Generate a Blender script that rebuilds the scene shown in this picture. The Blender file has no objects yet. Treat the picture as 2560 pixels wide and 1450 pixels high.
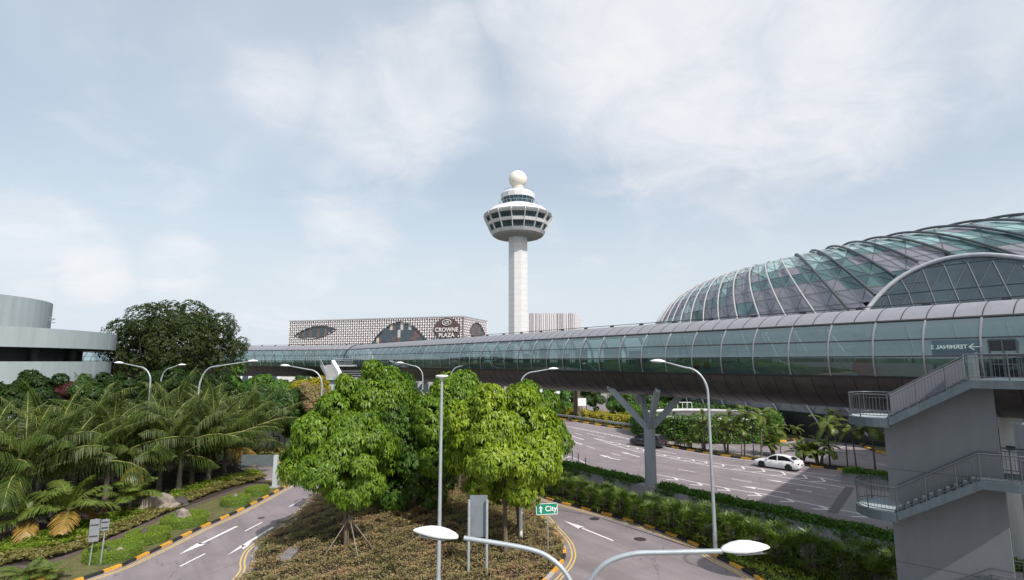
import bpy, bmesh, math, random
import numpy as np
from mathutils import Vector, Matrix
from mathutils.geometry import tessellate_polygon
S = bpy.context.scene
C = S.collection
R = math.radians
rnd = random.Random(7)
rg = np.random.default_rng(11)

# ------------------------------------------------------------------ camera
F = 1330.0
PITCH = math.atan(180 / F)
H = 11.0
cd = bpy.data.cameras.new('camera')
cd.sensor_width = 36.0
cd.lens = F / 2560 * 36
cd.clip_start = 0.1
cd.clip_end = 6000
cam = bpy.data.objects.new('camera', cd)
C.objects.link(cam)
cam.location = (0, 0, H)
cam.rotation_euler = (math.pi / 2 + PITCH, 0, 0)
S.camera = cam

# ------------------------------------------------------------------ sky and sun
SUN_AZ = math.atan2(0.59, -0.807)          # measured from +Y towards +X: sun to the right, behind the camera
SUN_EL = R(46)
sx, sy = math.sin(SUN_AZ) * math.cos(SUN_EL), math.cos(SUN_AZ) * math.cos(SUN_EL)
SUNV = Vector((sx, sy, math.sin(SUN_EL)))
sl = bpy.data.lights.new('sun', 'SUN')
sl.energy = 3.9
sl.angle = R(0.55)
sl.color = (1.0, 0.955, 0.90)
so = bpy.data.objects.new('sun', sl)
C.objects.link(so)
so.rotation_euler = SUNV.to_track_quat('Z', 'Y').to_euler()
so.location = (0, 0, 200)
S.view_settings.view_transform = 'Standard'
S.view_settings.look = 'None'
S.view_settings.gamma = 1
S.view_settings.exposure = 0.15
try:
    S.view_settings.use_curve_mapping = False
except Exception:
    pass

def raydir(px, py):
    cx, cy = (px - 1280) / F, (725 - py) / F
    return Vector((cx, math.cos(PITCH) - cy * math.sin(PITCH), math.sin(PITCH) + cy * math.cos(PITCH)))
def G(px, py, z=0.0):
    d = raydir(px, py)
    t = (z - H) / d.z
    return Vector((d.x * t, d.y * t, z))
def D(px, py, dep):
    d = raydir(px, py)
    t = dep / d.y
    return Vector((d.x * t, dep, H + d.z * t))

w = bpy.data.worlds.new('World')
S.world = w
w.use_nodes = True
nt = w.node_tree
nt.nodes.clear()
def N(tree, typ, **kw):
    n = tree.nodes.new(typ)
    for k, v in kw.items():
        if k.startswith('i_'):
            n.inputs[k[2:].replace('_', ' ')].default_value = v
        else:
            setattr(n, k, v)
    return n
def LK(tree, a, b):
    tree.links.new(a, b)
def mathn(tree, op, a, b=None, clamp=False):
    n = tree.nodes.new('ShaderNodeMath'); n.operation = op; n.use_clamp = clamp
    for i, v in enumerate((a, b)):
        if v is None: continue
        if isinstance(v, (int, float)): n.inputs[i].default_value = v
        else: tree.links.new(v, n.inputs[i])
    return n.outputs[0]
sky = N(nt, 'ShaderNodeTexSky', sky_type='NISHITA', sun_disc=False)
sky.sun_elevation = SUN_EL
sky.sun_rotation = SUN_AZ
sky.dust_density = 3.0
sky.air_density = 1.2
sky.ozone_density = 1.5
skyc = N(nt, 'ShaderNodeMix', data_type='RGBA', blend_type='MULTIPLY')
skyc.inputs['Factor'].default_value = 1.0
LK(nt, sky.outputs[0], skyc.inputs['A'])
skyc.inputs['B'].default_value = (1.6, 1.5, 1.38, 1)
tc = N(nt, 'ShaderNodeTexCoord')
sep = N(nt, 'ShaderNodeSeparateXYZ')
LK(nt, tc.outputs['Generated'], sep.inputs[0])
zz = mathn(nt, 'ADD', mathn(nt, 'MAXIMUM', sep.outputs[2], 0.0), 0.32)
cmb = N(nt, 'ShaderNodeCombineXYZ')
LK(nt, mathn(nt, 'DIVIDE', sep.outputs[0], zz), cmb.inputs[0])
LK(nt, mathn(nt, 'DIVIDE', sep.outputs[1], zz), cmb.inputs[1])
def sn(scale, detail, rough, off, dist=0.0):
    mp = N(nt, 'ShaderNodeMapping'); mp.inputs['Location'].default_value = off
    LK(nt, cmb.outputs[0], mp.inputs[0])
    n = N(nt, 'ShaderNodeTexNoise'); n.inputs['Scale'].default_value = scale
    n.inputs['Detail'].default_value = detail; n.inputs['Roughness'].default_value = rough
    n.inputs['Distortion'].default_value = dist
    LK(nt, mp.outputs[0], n.inputs['Vector'])
    return n.outputs[0]
big = sn(1.5, 7, 0.52, (3.1, 1.7, 0), 0.3)
fine = sn(4.6, 12, 0.62, (0.4, 5.2, 0), 0.5)
veil = sn(0.9, 4, 0.5, (7.4, 2.2, 0), 0.6)
bumps = None
nv = N(nt, 'ShaderNodeVectorMath', operation='NORMALIZE')
LK(nt, tc.outputs['Generated'], nv.inputs[0])
for (px, py, rad, amp) in ((1700, 140, 340, 1.0), (1980, 120, 330, 0.95), (1450, 230, 200, .45), (2120, 150, 240, .7), (1560, 20, 280, .9), (2450, -40, 260, .6),
                           (1060, 240, 180, .8), (980, 300, 200, .7), (1120, 110, 90, .55), (700, 220, 110, .5), (880, 500, 160, .5), (1280, 40, 80, .5),
                           (240, 680, 75, .8), (450, 675, 85, .65), (90, 620, 110, .5), (790, 700, 60, .4), (1850, 330, 200, .5), (700, 760, 120, .3)):
    v = raydir(px, py).normalized()
    vm = N(nt, 'ShaderNodeVectorMath', operation='DOT_PRODUCT')
    LK(nt, nv.outputs[0], vm.inputs[0]); vm.inputs[1].default_value = v
    mr = N(nt, 'ShaderNodeMapRange', interpolation_type='SMOOTHSTEP')
    LK(nt, vm.outputs['Value'], mr.inputs['Value'])
    mr.inputs['From Min'].default_value = math.cos(rad * 1.25 / F)
    mr.inputs['From Max'].default_value = 1.0
    mr.inputs['To Max'].default_value = amp
    bumps = mr.outputs[0] if bumps is None else mathn(nt, 'MAXIMUM', bumps, mr.outputs[0])
dens = mathn(nt, 'ADD', mathn(nt, 'MULTIPLY', bumps, 0.62), mathn(nt, 'ADD', mathn(nt, 'MULTIPLY', big, 0.75), mathn(nt, 'MULTIPLY', fine, 0.85)))
cl = N(nt, 'ShaderNodeMapRange', interpolation_type='SMOOTHSTEP')
LK(nt, dens, cl.inputs['Value'])
cl.inputs['From Min'].default_value = 0.80
cl.inputs['From Max'].default_value = 1.62
cl.inputs['To Max'].default_value = 0.85
vl = N(nt, 'ShaderNodeMapRange', interpolation_type='SMOOTHSTEP')
LK(nt, veil, vl.inputs['Value'])
vl.inputs['From Min'].default_value = 0.35
vl.inputs['From Max'].default_value = 0.75
vl.inputs['To Min'].default_value = 0.44
vl.inputs['To Max'].default_value = 0.68
# thin milky veil over the whole sky, thicker to the horizon
hz = N(nt, 'ShaderNodeMapRange', interpolation_type='SMOOTHSTEP')
LK(nt, sep.outputs[2], hz.inputs['Value'])
hz.inputs['From Min'].default_value = -0.02
hz.inputs['From Max'].default_value = 0.62
hz.inputs['To Min'].default_value = 0.97
hz.inputs['To Max'].default_value = 0.0
vf = mathn(nt, 'MAXIMUM', vl.outputs[0], hz.outputs[0])
m1 = N(nt, 'ShaderNodeMix', data_type='RGBA')
LK(nt, vf, m1.inputs['Factor']); LK(nt, skyc.outputs['Result'], m1.inputs['A'])
m1.inputs['B'].default_value = (6.65, 7.35, 8.1, 1)
m2 = N(nt, 'ShaderNodeMix', data_type='RGBA')
LK(nt, cl.outputs[0], m2.inputs['Factor']); LK(nt, m1.outputs['Result'], m2.inputs['A'])
m2.inputs['B'].default_value = (8.7, 8.65, 8.85, 1)
bg = N(nt, 'ShaderNodeBackground')
bg.inputs['Strength'].default_value = 0.1
LK(nt, m2.outputs['Result'], bg.inputs['Color'])
ow = N(nt, 'ShaderNodeOutputWorld')
LK(nt, bg.outputs[0], ow.inputs[0])

# ------------------------------------------------------------------ materials
MATS = {}
def mat(name, col, rough=0.7, metal=0.0, var=0.12, scale=1.5, bump=0.0, bscale=20, spec=0.5, col2=None, streak=None, coat=0):
    if name in MATS: return MATS[name]
    m = bpy.data.materials.new(name); m.use_nodes = True
    t = m.node_tree; b = t.nodes['Principled BSDF']
    b.inputs['Roughness'].default_value = rough
    b.inputs['Metallic'].default_value = metal
    b.inputs['Specular IOR Level'].default_value = spec
    b.inputs['Coat Weight'].default_value = coat
    co = t.nodes.new('ShaderNodeTexCoord')
    vec = co.outputs['Object']
    if streak:
        mp = t.nodes.new('ShaderNodeMapping'); mp.inputs['Scale'].default_value = streak
        t.links.new(vec, mp.inputs[0]); vec = mp.outputs[0]
    n = t.nodes.new('ShaderNodeTexNoise'); n.inputs['Scale'].default_value = scale
    n.inputs['Detail'].default_value = 8; n.inputs['Roughness'].default_value = 0.65
    t.links.new(vec, n.inputs['Vector'])
    mx = t.nodes.new('ShaderNodeMix'); mx.data_type = 'RGBA'
    c2 = col2 or tuple(min(1, c * (1 + var)) for c in col)
    c1 = col if col2 else tuple(c * (1 - var) for c in col)
    mx.inputs['A'].default_value = (*c1, 1); mx.inputs['B'].default_value = (*c2, 1)
    mr = t.nodes.new('ShaderNodeMapRange')
    mr.inputs['From Min'].default_value = 0.33; mr.inputs['From Max'].default_value = 0.67
    t.links.new(n.outputs[0], mr.inputs['Value']); t.links.new(mr.outputs[0], mx.inputs['Factor'])
    t.links.new(mx.outputs['Result'], b.inputs['Base Color'])
    if bump:
        n2 = t.nodes.new('ShaderNodeTexNoise'); n2.inputs['Scale'].default_value = bscale
        n2.inputs['Detail'].default_value = 4
        t.links.new(co.outputs['Object'], n2.inputs['Vector'])
        bp = t.nodes.new('ShaderNodeBump'); bp.inputs['Strength'].default_value = bump
        bp.inputs['Distance'].default_value = 0.05
        t.links.new(n2.outputs[0], bp.inputs['Height']); t.links.new(bp.outputs[0], b.inputs['Normal'])
    MATS[name] = m
    return m
def leafmat(name, c1, c2, trans=0.3, gloss=0.06, c3=None):
    if name in MATS: return MATS[name]
    m = bpy.data.materials.new(name); m.use_nodes = True
    t = m.node_tree; t.nodes.clear()
    g = t.nodes.new('ShaderNodeNewGeometry')
    rp = t.nodes.new('ShaderNodeValToRGB')
    rp.color_ramp.elements[0].color = (*c1, 1); rp.color_ramp.elements[1].color = (*c2, 1)
    if c3:
        rp.color_ramp.elements[1].position = 0.86
        e = rp.color_ramp.elements.new(1.0); e.color = (*c3, 1)
    co = t.nodes.new('ShaderNodeTexCoord')
    n = t.nodes.new('ShaderNodeTexNoise'); n.inputs['Scale'].default_value = 0.55; n.inputs['Detail'].default_value = 3
    t.links.new(co.outputs['Object'], n.inputs['Vector'])
    a = mathn(t, 'MULTIPLY', g.outputs['Random Per Island'], 0.6)
    b = mathn(t, 'MULTIPLY', mathn(t, 'SUBTRACT', n.outputs[0], 0.3), 1.0)
    t.links.new(mathn(t, 'ADD', a, b, True), rp.inputs[0])
    d = t.nodes.new('ShaderNodeBsdfPrincipled'); d.inputs['Roughness'].default_value = 0.42
    d.inputs['Specular IOR Level'].default_value = gloss * 6
    tr = t.nodes.new('ShaderNodeBsdfTranslucent')
    t.links.new(rp.outputs[0], d.inputs['Base Color'])
    hs = t.nodes.new('ShaderNodeMix'); hs.data_type = 'RGBA'; hs.blend_type = 'MULTIPLY'; hs.inputs['Factor'].default_value = 1
    t.links.new(rp.outputs[0], hs.inputs['A']); hs.inputs['B'].default_value = (1.3, 1.45, 0.55, 1)
    t.links.new(hs.outputs['Result'], tr.inputs[0])
    ms = t.nodes.new('ShaderNodeMixShader'); ms.inputs[0].default_value = trans
    t.links.new(d.outputs[0], ms.inputs[1]); t.links.new(tr.outputs[0], ms.inputs[2])
    o = t.nodes.new('ShaderNodeOutputMaterial'); t.links.new(ms.outputs[0], o.inputs[0])
    MATS[name] = m
    return m
def glassmat(name, tint, diff, refl=0.25, see=0.55, rough=0.05):
    if name in MATS: return MATS[name]
    m = bpy.data.materials.new(name); m.use_nodes = True
    t = m.node_tree; t.nodes.clear()
    tr = t.nodes.new('ShaderNodeBsdfTransparent'); tr.inputs[0].default_value = (*tint, 1)
    df = t.nodes.new('ShaderNodeBsdfPrincipled'); df.inputs['Base Color'].default_value = (*diff, 1)
    df.inputs['Roughness'].default_value = rough; df.inputs['Specular IOR Level'].default_value = 0.8
    gl = t.nodes.new('ShaderNodeBsdfGlossy'); gl.inputs['Roughness'].default_value = rough
    gl.inputs[0].default_value = (0.8, 0.95, 0.95, 1)
    fr = t.nodes.new('ShaderNodeFresnel'); fr.inputs[0].default_value = 1.5
    g = t.nodes.new('ShaderNodeNewGeometry')
    a = t.nodes.new('ShaderNodeMixShader')
    va = mathn(t, 'ADD', mathn(t, 'MULTIPLY', g.outputs['Random Per Island'], 0.24), see - 0.12)
    t.links.new(va, a.inputs[0])
    t.links.new(df.outputs[0], a.inputs[1]); t.links.new(tr.outputs[0], a.inputs[2])
    b = t.nodes.new('ShaderNodeMixShader')
    t.links.new(mathn(t, 'ADD', mathn(t, 'MULTIPLY', fr.outputs[0], 0.8), refl, True), b.inputs[0])
    t.links.new(a.outputs[0], b.inputs[1]); t.links.new(gl.outputs[0], b.inputs[2])
    o = t.nodes.new('ShaderNodeOutputMaterial'); t.links.new(b.outputs[0], o.inputs[0])
    MATS[name] = m
    return m

asphalt = mat('asphalt', (0.235, 0.205, 0.215), 0.85, var=0.13, scale=0.35, bump=0.25, bscale=60, spec=0.25)
# worn tracks in the asphalt: a second, finer noise
def wear(m, fscale=9, amt=0.14):
    t = m.node_tree; b = t.nodes['Principled BSDF']
    src = b.inputs['Base Color'].links[0].from_socket
    co = t.nodes.new('ShaderNodeTexCoord')
    n = t.nodes.new('ShaderNodeTexNoise'); n.inputs['Scale'].default_value = fscale; n.inputs['Detail'].default_value = 10
    n.inputs['Roughness'].default_value = 0.75
    t.links.new(co.outputs['Object'], n.inputs['Vector'])
    mr = t.nodes.new('ShaderNodeMapRange'); mr.inputs['From Min'].default_value = .3; mr.inputs['From Max'].default_value = .7
    mr.inputs['To Min'].default_value = 1 - amt; mr.inputs['To Max'].default_value = 1 + amt
    t.links.new(n.outputs[0], mr.inputs['Value'])
    mx = t.nodes.new('ShaderNodeMix'); mx.data_type = 'RGBA'; mx.blend_type = 'MULTIPLY'; mx.inputs['Factor'].default_value = 1
    t.links.new(src, mx.inputs['A']); t.links.new(mr.outputs[0], mx.inputs['B'])
    t.links.new(mx.outputs['Result'], b.inputs['Base Color'])
wear(asphalt)
def streaks(m, amt=.3, sc=(1.6, 1.6, .10)):
    t = m.node_tree; b = t.nodes['Principled BSDF']
    src = b.inputs['Base Color'].links[0].from_socket
    co = t.nodes.new('ShaderNodeTexCoord'); mp = t.nodes.new('ShaderNodeMapping'); mp.inputs['Scale'].default_value = sc
    n = t.nodes.new('ShaderNodeTexNoise'); n.inputs['Scale'].default_value = 2.5; n.inputs['Detail'].default_value = 9; n.inputs['Roughness'].default_value = .7
    t.links.new(co.outputs['Object'], mp.inputs[0]); t.links.new(mp.outputs[0], n.inputs['Vector'])
    mr = t.nodes.new('ShaderNodeMapRange'); mr.inputs['From Min'].default_value = .32; mr.inputs['From Max'].default_value = .6
    mr.inputs['To Min'].default_value = 1 - amt; mr.inputs['To Max'].default_value = 1.0
    t.links.new(n.outputs[0], mr.inputs['Value'])
    mx = t.nodes.new('ShaderNodeMix'); mx.data_type = 'RGBA'; mx.blend_type = 'MULTIPLY'; mx.inputs['Factor'].default_value = 1
    t.links.new(src, mx.inputs['A']); t.links.new(mr.outputs[0], mx.inputs['B'])
    t.links.new(mx.outputs['Result'], b.inputs['Base Color'])
def tracks(m, ang, amt=.13):
    t = m.node_tree; b = t.nodes['Principled BSDF']
    src = b.inputs['Base Color'].links[0].from_socket
    co = t.nodes.new('ShaderNodeTexCoord'); mp = t.nodes.new('ShaderNodeMapping'); mp.inputs['Rotation'].default_value = (0, 0, ang)
    mp2 = t.nodes.new('ShaderNodeMapping'); mp2.inputs['Scale'].default_value = (.03, .9, 1)
    n = t.nodes.new('ShaderNodeTexNoise'); n.inputs['Scale'].default_value = 1.0; n.inputs['Detail'].default_value = 5; n.inputs['Roughness'].default_value = .6
    t.links.new(co.outputs['Object'], mp.inputs[0]); t.links.new(mp.outputs[0], mp2.inputs[0]); t.links.new(mp2.outputs[0], n.inputs['Vector'])
    mr = t.nodes.new('ShaderNodeMapRange'); mr.inputs['From Min'].default_value = .3; mr.inputs['From Max'].default_value = .68
    mr.inputs['To Min'].default_value = 1 - amt * 1.3; mr.inputs['To Max'].default_value = 1 + amt * .7
    t.links.new(n.outputs[0], mr.inputs['Value'])
    mx = t.nodes.new('ShaderNodeMix'); mx.data_type = 'RGBA'; mx.blend_type = 'MULTIPLY'; mx.inputs['Factor'].default_value = 1
    t.links.new(src, mx.inputs['A']); t.links.new(mr.outputs[0], mx.inputs['B'])
    t.links.new(mx.outputs['Result'], b.inputs['Base Color'])
tracks(asphalt, math.atan2(.8, .6))
def cracks(m):
    t = m.node_tree; b = t.nodes['Principled BSDF']
    src = b.inputs['Base Color'].links[0].from_socket
    co = t.nodes.new('ShaderNodeTexCoord')
    mp = t.nodes.new('ShaderNodeMapping'); mp.inputs['Scale'].default_value = (1, 0.45, 1); mp.inputs['Rotation'].default_value = (0, 0, 0.65)
    n = t.nodes.new('ShaderNodeTexNoise'); n.inputs['Scale'].default_value = 1.2; n.inputs['Detail'].default_value = 3
    ad = t.nodes.new('ShaderNodeVectorMath'); ad.operation = 'ADD'
    t.links.new(co.outputs['Object'], mp.inputs[0]); t.links.new(mp.outputs[0], n.inputs['Vector'])
    t.links.new(mp.outputs[0], ad.inputs[0]); t.links.new(n.outputs['Color'], ad.inputs[1])
    v = t.nodes.new('ShaderNodeTexVoronoi'); v.feature = 'DISTANCE_TO_EDGE'; v.inputs['Scale'].default_value = 0.22
    t.links.new(ad.outputs[0], v.inputs['Vector'])
    mr = t.nodes.new('ShaderNodeMapRange'); mr.inputs['From Max'].default_value = .006
    mr.inputs['To Min'].default_value = 0.6; mr.inputs['To Max'].default_value = 1
    t.links.new(v.outputs['Distance'], mr.inputs['Value'])
    mx = t.nodes.new('ShaderNodeMix'); mx.data_type = 'RGBA'; mx.blend_type = 'MULTIPLY'; mx.inputs['Factor'].default_value = 1
    t.links.new(src, mx.inputs['A']); t.links.new(mr.outputs[0], mx.inputs['B'])
    t.links.new(mx.outputs['Result'], b.inputs['Base Color'])
cracks(asphalt)
asphalt_patch = mat('asphalt_patch', (0.13, 0.118, 0.125), 0.85, var=0.15, scale=2)
white_paint = mat('white_road_paint', (0.72, 0.70, 0.70), 0.7, var=0.12, scale=6)
yellow_paint = mat('yellow_road_paint', (0.60, 0.44, 0.16), 0.7, var=0.18, scale=5)
kerb_yellow = mat('kerb_yellow', (0.50, 0.25, 0.025), 0.7, scale=5, col2=(0.78, 0.42, 0.05))
kerb_black = mat('kerb_black', (0.022, 0.022, 0.024), 0.6, var=0.4, scale=4)
kerb_grey = mat('kerb_concrete', (0.42, 0.40, 0.38), 0.85, var=0.15, scale=3)
soil = mat('soil', (0.035, 0.026, 0.018), 0.95, var=0.4, scale=3, bump=0.4)
grassm = mat('lawn', (0.125, 0.12, 0.045), 0.9, var=0.3, scale=2.5, bump=0.6, bscale=40)
wear(grassm, 30, 0.4)
gravel = mat('drain_strip', (0.10, 0.072, 0.065), 0.9, var=0.3, scale=12)
conc = mat('concrete', (0.36, 0.36, 0.36), 0.8, var=0.10, scale=1.2, bump=0.1)
conc_white = mat('tower_concrete', (0.60, 0.59, 0.60), 0.75, var=0.08, scale=0.3)
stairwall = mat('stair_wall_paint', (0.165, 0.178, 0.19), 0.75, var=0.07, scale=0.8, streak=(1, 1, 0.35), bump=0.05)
stairtrim = mat('stair_slab_paint', (0.085, 0.112, 0.128), 0.6, var=0.12, scale=1.3)  # slab and wall paints darkened to carry the shade on the stair
steel = mat('galvanised_steel', (0.40, 0.44, 0.47), 0.42, 0.35, var=0.10, scale=4)
railsteel = mat('rail_steel', (0.115, 0.125, 0.14), 0.42, 0.5, var=0.1, scale=4)
darkmetal = mat('dark_metal', (0.05, 0.052, 0.055), 0.5, 0.4, var=0.2, scale=3)
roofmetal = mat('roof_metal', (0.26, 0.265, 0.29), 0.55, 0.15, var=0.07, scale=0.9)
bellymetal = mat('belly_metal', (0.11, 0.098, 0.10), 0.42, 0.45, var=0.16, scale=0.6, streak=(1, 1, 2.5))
ringmetal = mat('ring_metal', (0.30, 0.30, 0.32), 0.4, 0.3, var=0.08)
seam = mat('seam_dark', (0.035, 0.03, 0.033), 0.6, var=0.1)
colpaint = mat('column_paint', (0.36, 0.40, 0.43), 0.6, var=0.09, scale=0.8, streak=(1, 1, 0.25))
cpwhite = mat('carpark_paint', (0.36, 0.425, 0.44), 0.7, var=0.10, scale=0.5, streak=(1, 1, 0.2))
cpdark = mat('carpark_shade', (0.10, 0.11, 0.11), 0.8)  # dark tone stands for the shade inside and under the ramp
lampwhite = mat('lamp_housing', (0.74, 0.76, 0.78), 0.35, var=0.04)
lens = mat('lamp_lens', (0.45, 0.47, 0.48), 0.2, var=0.04)
black = mat('black_plastic', (0.02, 0.02, 0.022), 0.5, var=0.2)
trunkm = mat('bark', (0.115, 0.09, 0.065), 0.9, var=0.4, scale=3, bump=0.6, bscale=14, streak=(1, 1, 0.3))
palmtrunk = mat('palm_bark', (0.13, 0.115, 0.09), 0.9, var=0.35, scale=3, bump=0.5, streak=(1, 1, 6))
rockm = mat('rock', (0.24, 0.205, 0.175), 0.9, var=0.35, scale=2.5, bump=0.7, bscale=6)
rockd = mat('dark_rock', (0.06, 0.055, 0.05), 0.9, var=0.35, scale=2.5, bump=0.7, bscale=6)
wood = mat('stake_wood', (0.25, 0.22, 0.19), 0.8, var=0.2)
floorm = mat('walkway_floor', (0.20, 0.21, 0.20), 0.5)
innerm = mat('walkway_inner', (0.50, 0.55, 0.53), 0.5)
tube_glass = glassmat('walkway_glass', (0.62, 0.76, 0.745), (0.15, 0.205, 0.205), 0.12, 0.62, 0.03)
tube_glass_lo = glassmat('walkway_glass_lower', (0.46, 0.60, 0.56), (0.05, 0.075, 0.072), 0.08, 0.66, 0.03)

L_green = leafmat('leaf_green', (0.045, 0.11, 0.012), (0.19, 0.30, 0.026), 0.33, 0.05, (0.42, 0.46, 0.05))
L_yellow = leafmat('leaf_yellow_green', (0.085, 0.16, 0.012), (0.30, 0.40, 0.028), 0.33, 0.06, (0.56, 0.54, 0.08))
L_midshade = leafmat('leaf_mid_shade', (0.028, 0.072, 0.012), (0.095, 0.18, 0.022), 0.28, 0.04)  # darkened so the recessed middle crowns carry their shade in the leaf colour
L_dark = leafmat('leaf_dark', (0.016, 0.034, 0.010), (0.055, 0.075, 0.02), 0.22, 0.02, (0.15, 0.085, 0.03))
L_bush = leafmat('leaf_bush', (0.022, 0.055, 0.012), (0.07, 0.14, 0.022), 0.25)
L_shrub_dark = leafmat('leaf_shrub_dark', (0.012, 0.032, 0.008), (0.042, 0.08, 0.015), 0.22, 0.03)  # darker green leaf tone of the left-hand shrubs
L_hedge = leafmat('leaf_hedge', (0.05, 0.12, 0.016), (0.12, 0.25, 0.03), 0.3)
L_disc = leafmat('leaf_disc', (0.11, 0.18, 0.014), (0.25, 0.34, 0.035), 0.3)
L_brown = leafmat('leaf_brown', (0.09, 0.125, 0.03), (0.38, 0.28, 0.16), 0.25, 0.02, (0.44, 0.15, 0.13))
for n_ in L_brown.node_tree.nodes:
    if n_.type == 'VALTORGB': n_.color_ramp.elements[1].position = 0.74
L_vari = leafmat('leaf_variegated', (0.11, 0.115, 0.03), (0.30, 0.26, 0.10), 0.25, 0.04)
L_gold = leafmat('leaf_golden', (0.22, 0.23, 0.015), (0.56, 0.46, 0.03), 0.3)
L_maroon = leafmat('leaf_maroon', (0.05, 0.012, 0.014), (0.15, 0.04, 0.04), 0.2)
L_palm = leafmat('palm_leaf', (0.016, 0.036, 0.008), (0.085, 0.125, 0.022), 0.24, 0.03, (0.32, 0.30, 0.06))
L_palmdry = leafmat('palm_leaf_dry', (0.17, 0.15, 0.035), (0.42, 0.24, 0.06), 0.3)
L_palms = leafmat('small_palm_leaf', (0.06, 0.11, 0.018), (0.17, 0.22, 0.04), 0.28, 0.08, (0.30, 0.24, 0.13))
L_rhapis = leafmat('fan_leaf', (0.03, 0.065, 0.012), (0.15, 0.22, 0.035), 0.26, 0.06, (0.46, 0.44, 0.10))
L_cover = leafmat('cover_leaf', (0.08, 0.14, 0.014), (0.25, 0.33, 0.035), 0.3)
L_grass = leafmat('grass_blade', (0.07, 0.09, 0.025), (0.16, 0.17, 0.05), 0.25)

# ------------------------------------------------------------------ builders
streaks(stairwall, .10, (.7, .7, .12)); streaks(stairtrim, .25); streaks(cpwhite, .12, (.3, .3, .05)); streaks(colpaint, .18); streaks(conc, .25); streaks(bellymetal, .35, (.5, .5, .2)); wear(white_paint, 14, .35); wear(kerb_yellow, 20, .3); wear(yellow_paint, 16, .35); wear(roofmetal, 3, .08)
ORG = {}
def empty(name, loc, label, cat, group=None, rz=0):
    o = bpy.data.objects.new(name, None); C.objects.link(o)
    o.location = loc; o.rotation_euler = (0, 0, rz)
    o.empty_display_size = 0.2
    tag(o, label, cat, group)
    ORG[o.name] = Vector(loc)
    return o
def tag(o, label=None, cat=None, group=None, kind=None):
    if label: o['label'] = label
    if cat: o['category'] = cat
    if group: o['group'] = group
    if kind: o['kind'] = kind
    return o
def link(name, me, m, parent=None):
    o = bpy.data.objects.new(name, me); C.objects.link(o)
    ms = m if isinstance(m, (list, tuple)) else [m]
    for x in ms: me.materials.append(x)
    if parent:
        o.parent = parent
        org = ORG.get(parent.name, Vector((0, 0, 0)))
        me.transform(Matrix.Translation(-org))
        ORG[o.name] = org
    return o
def structure(o):
    o['kind'] = 'structure'
    return o
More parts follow.
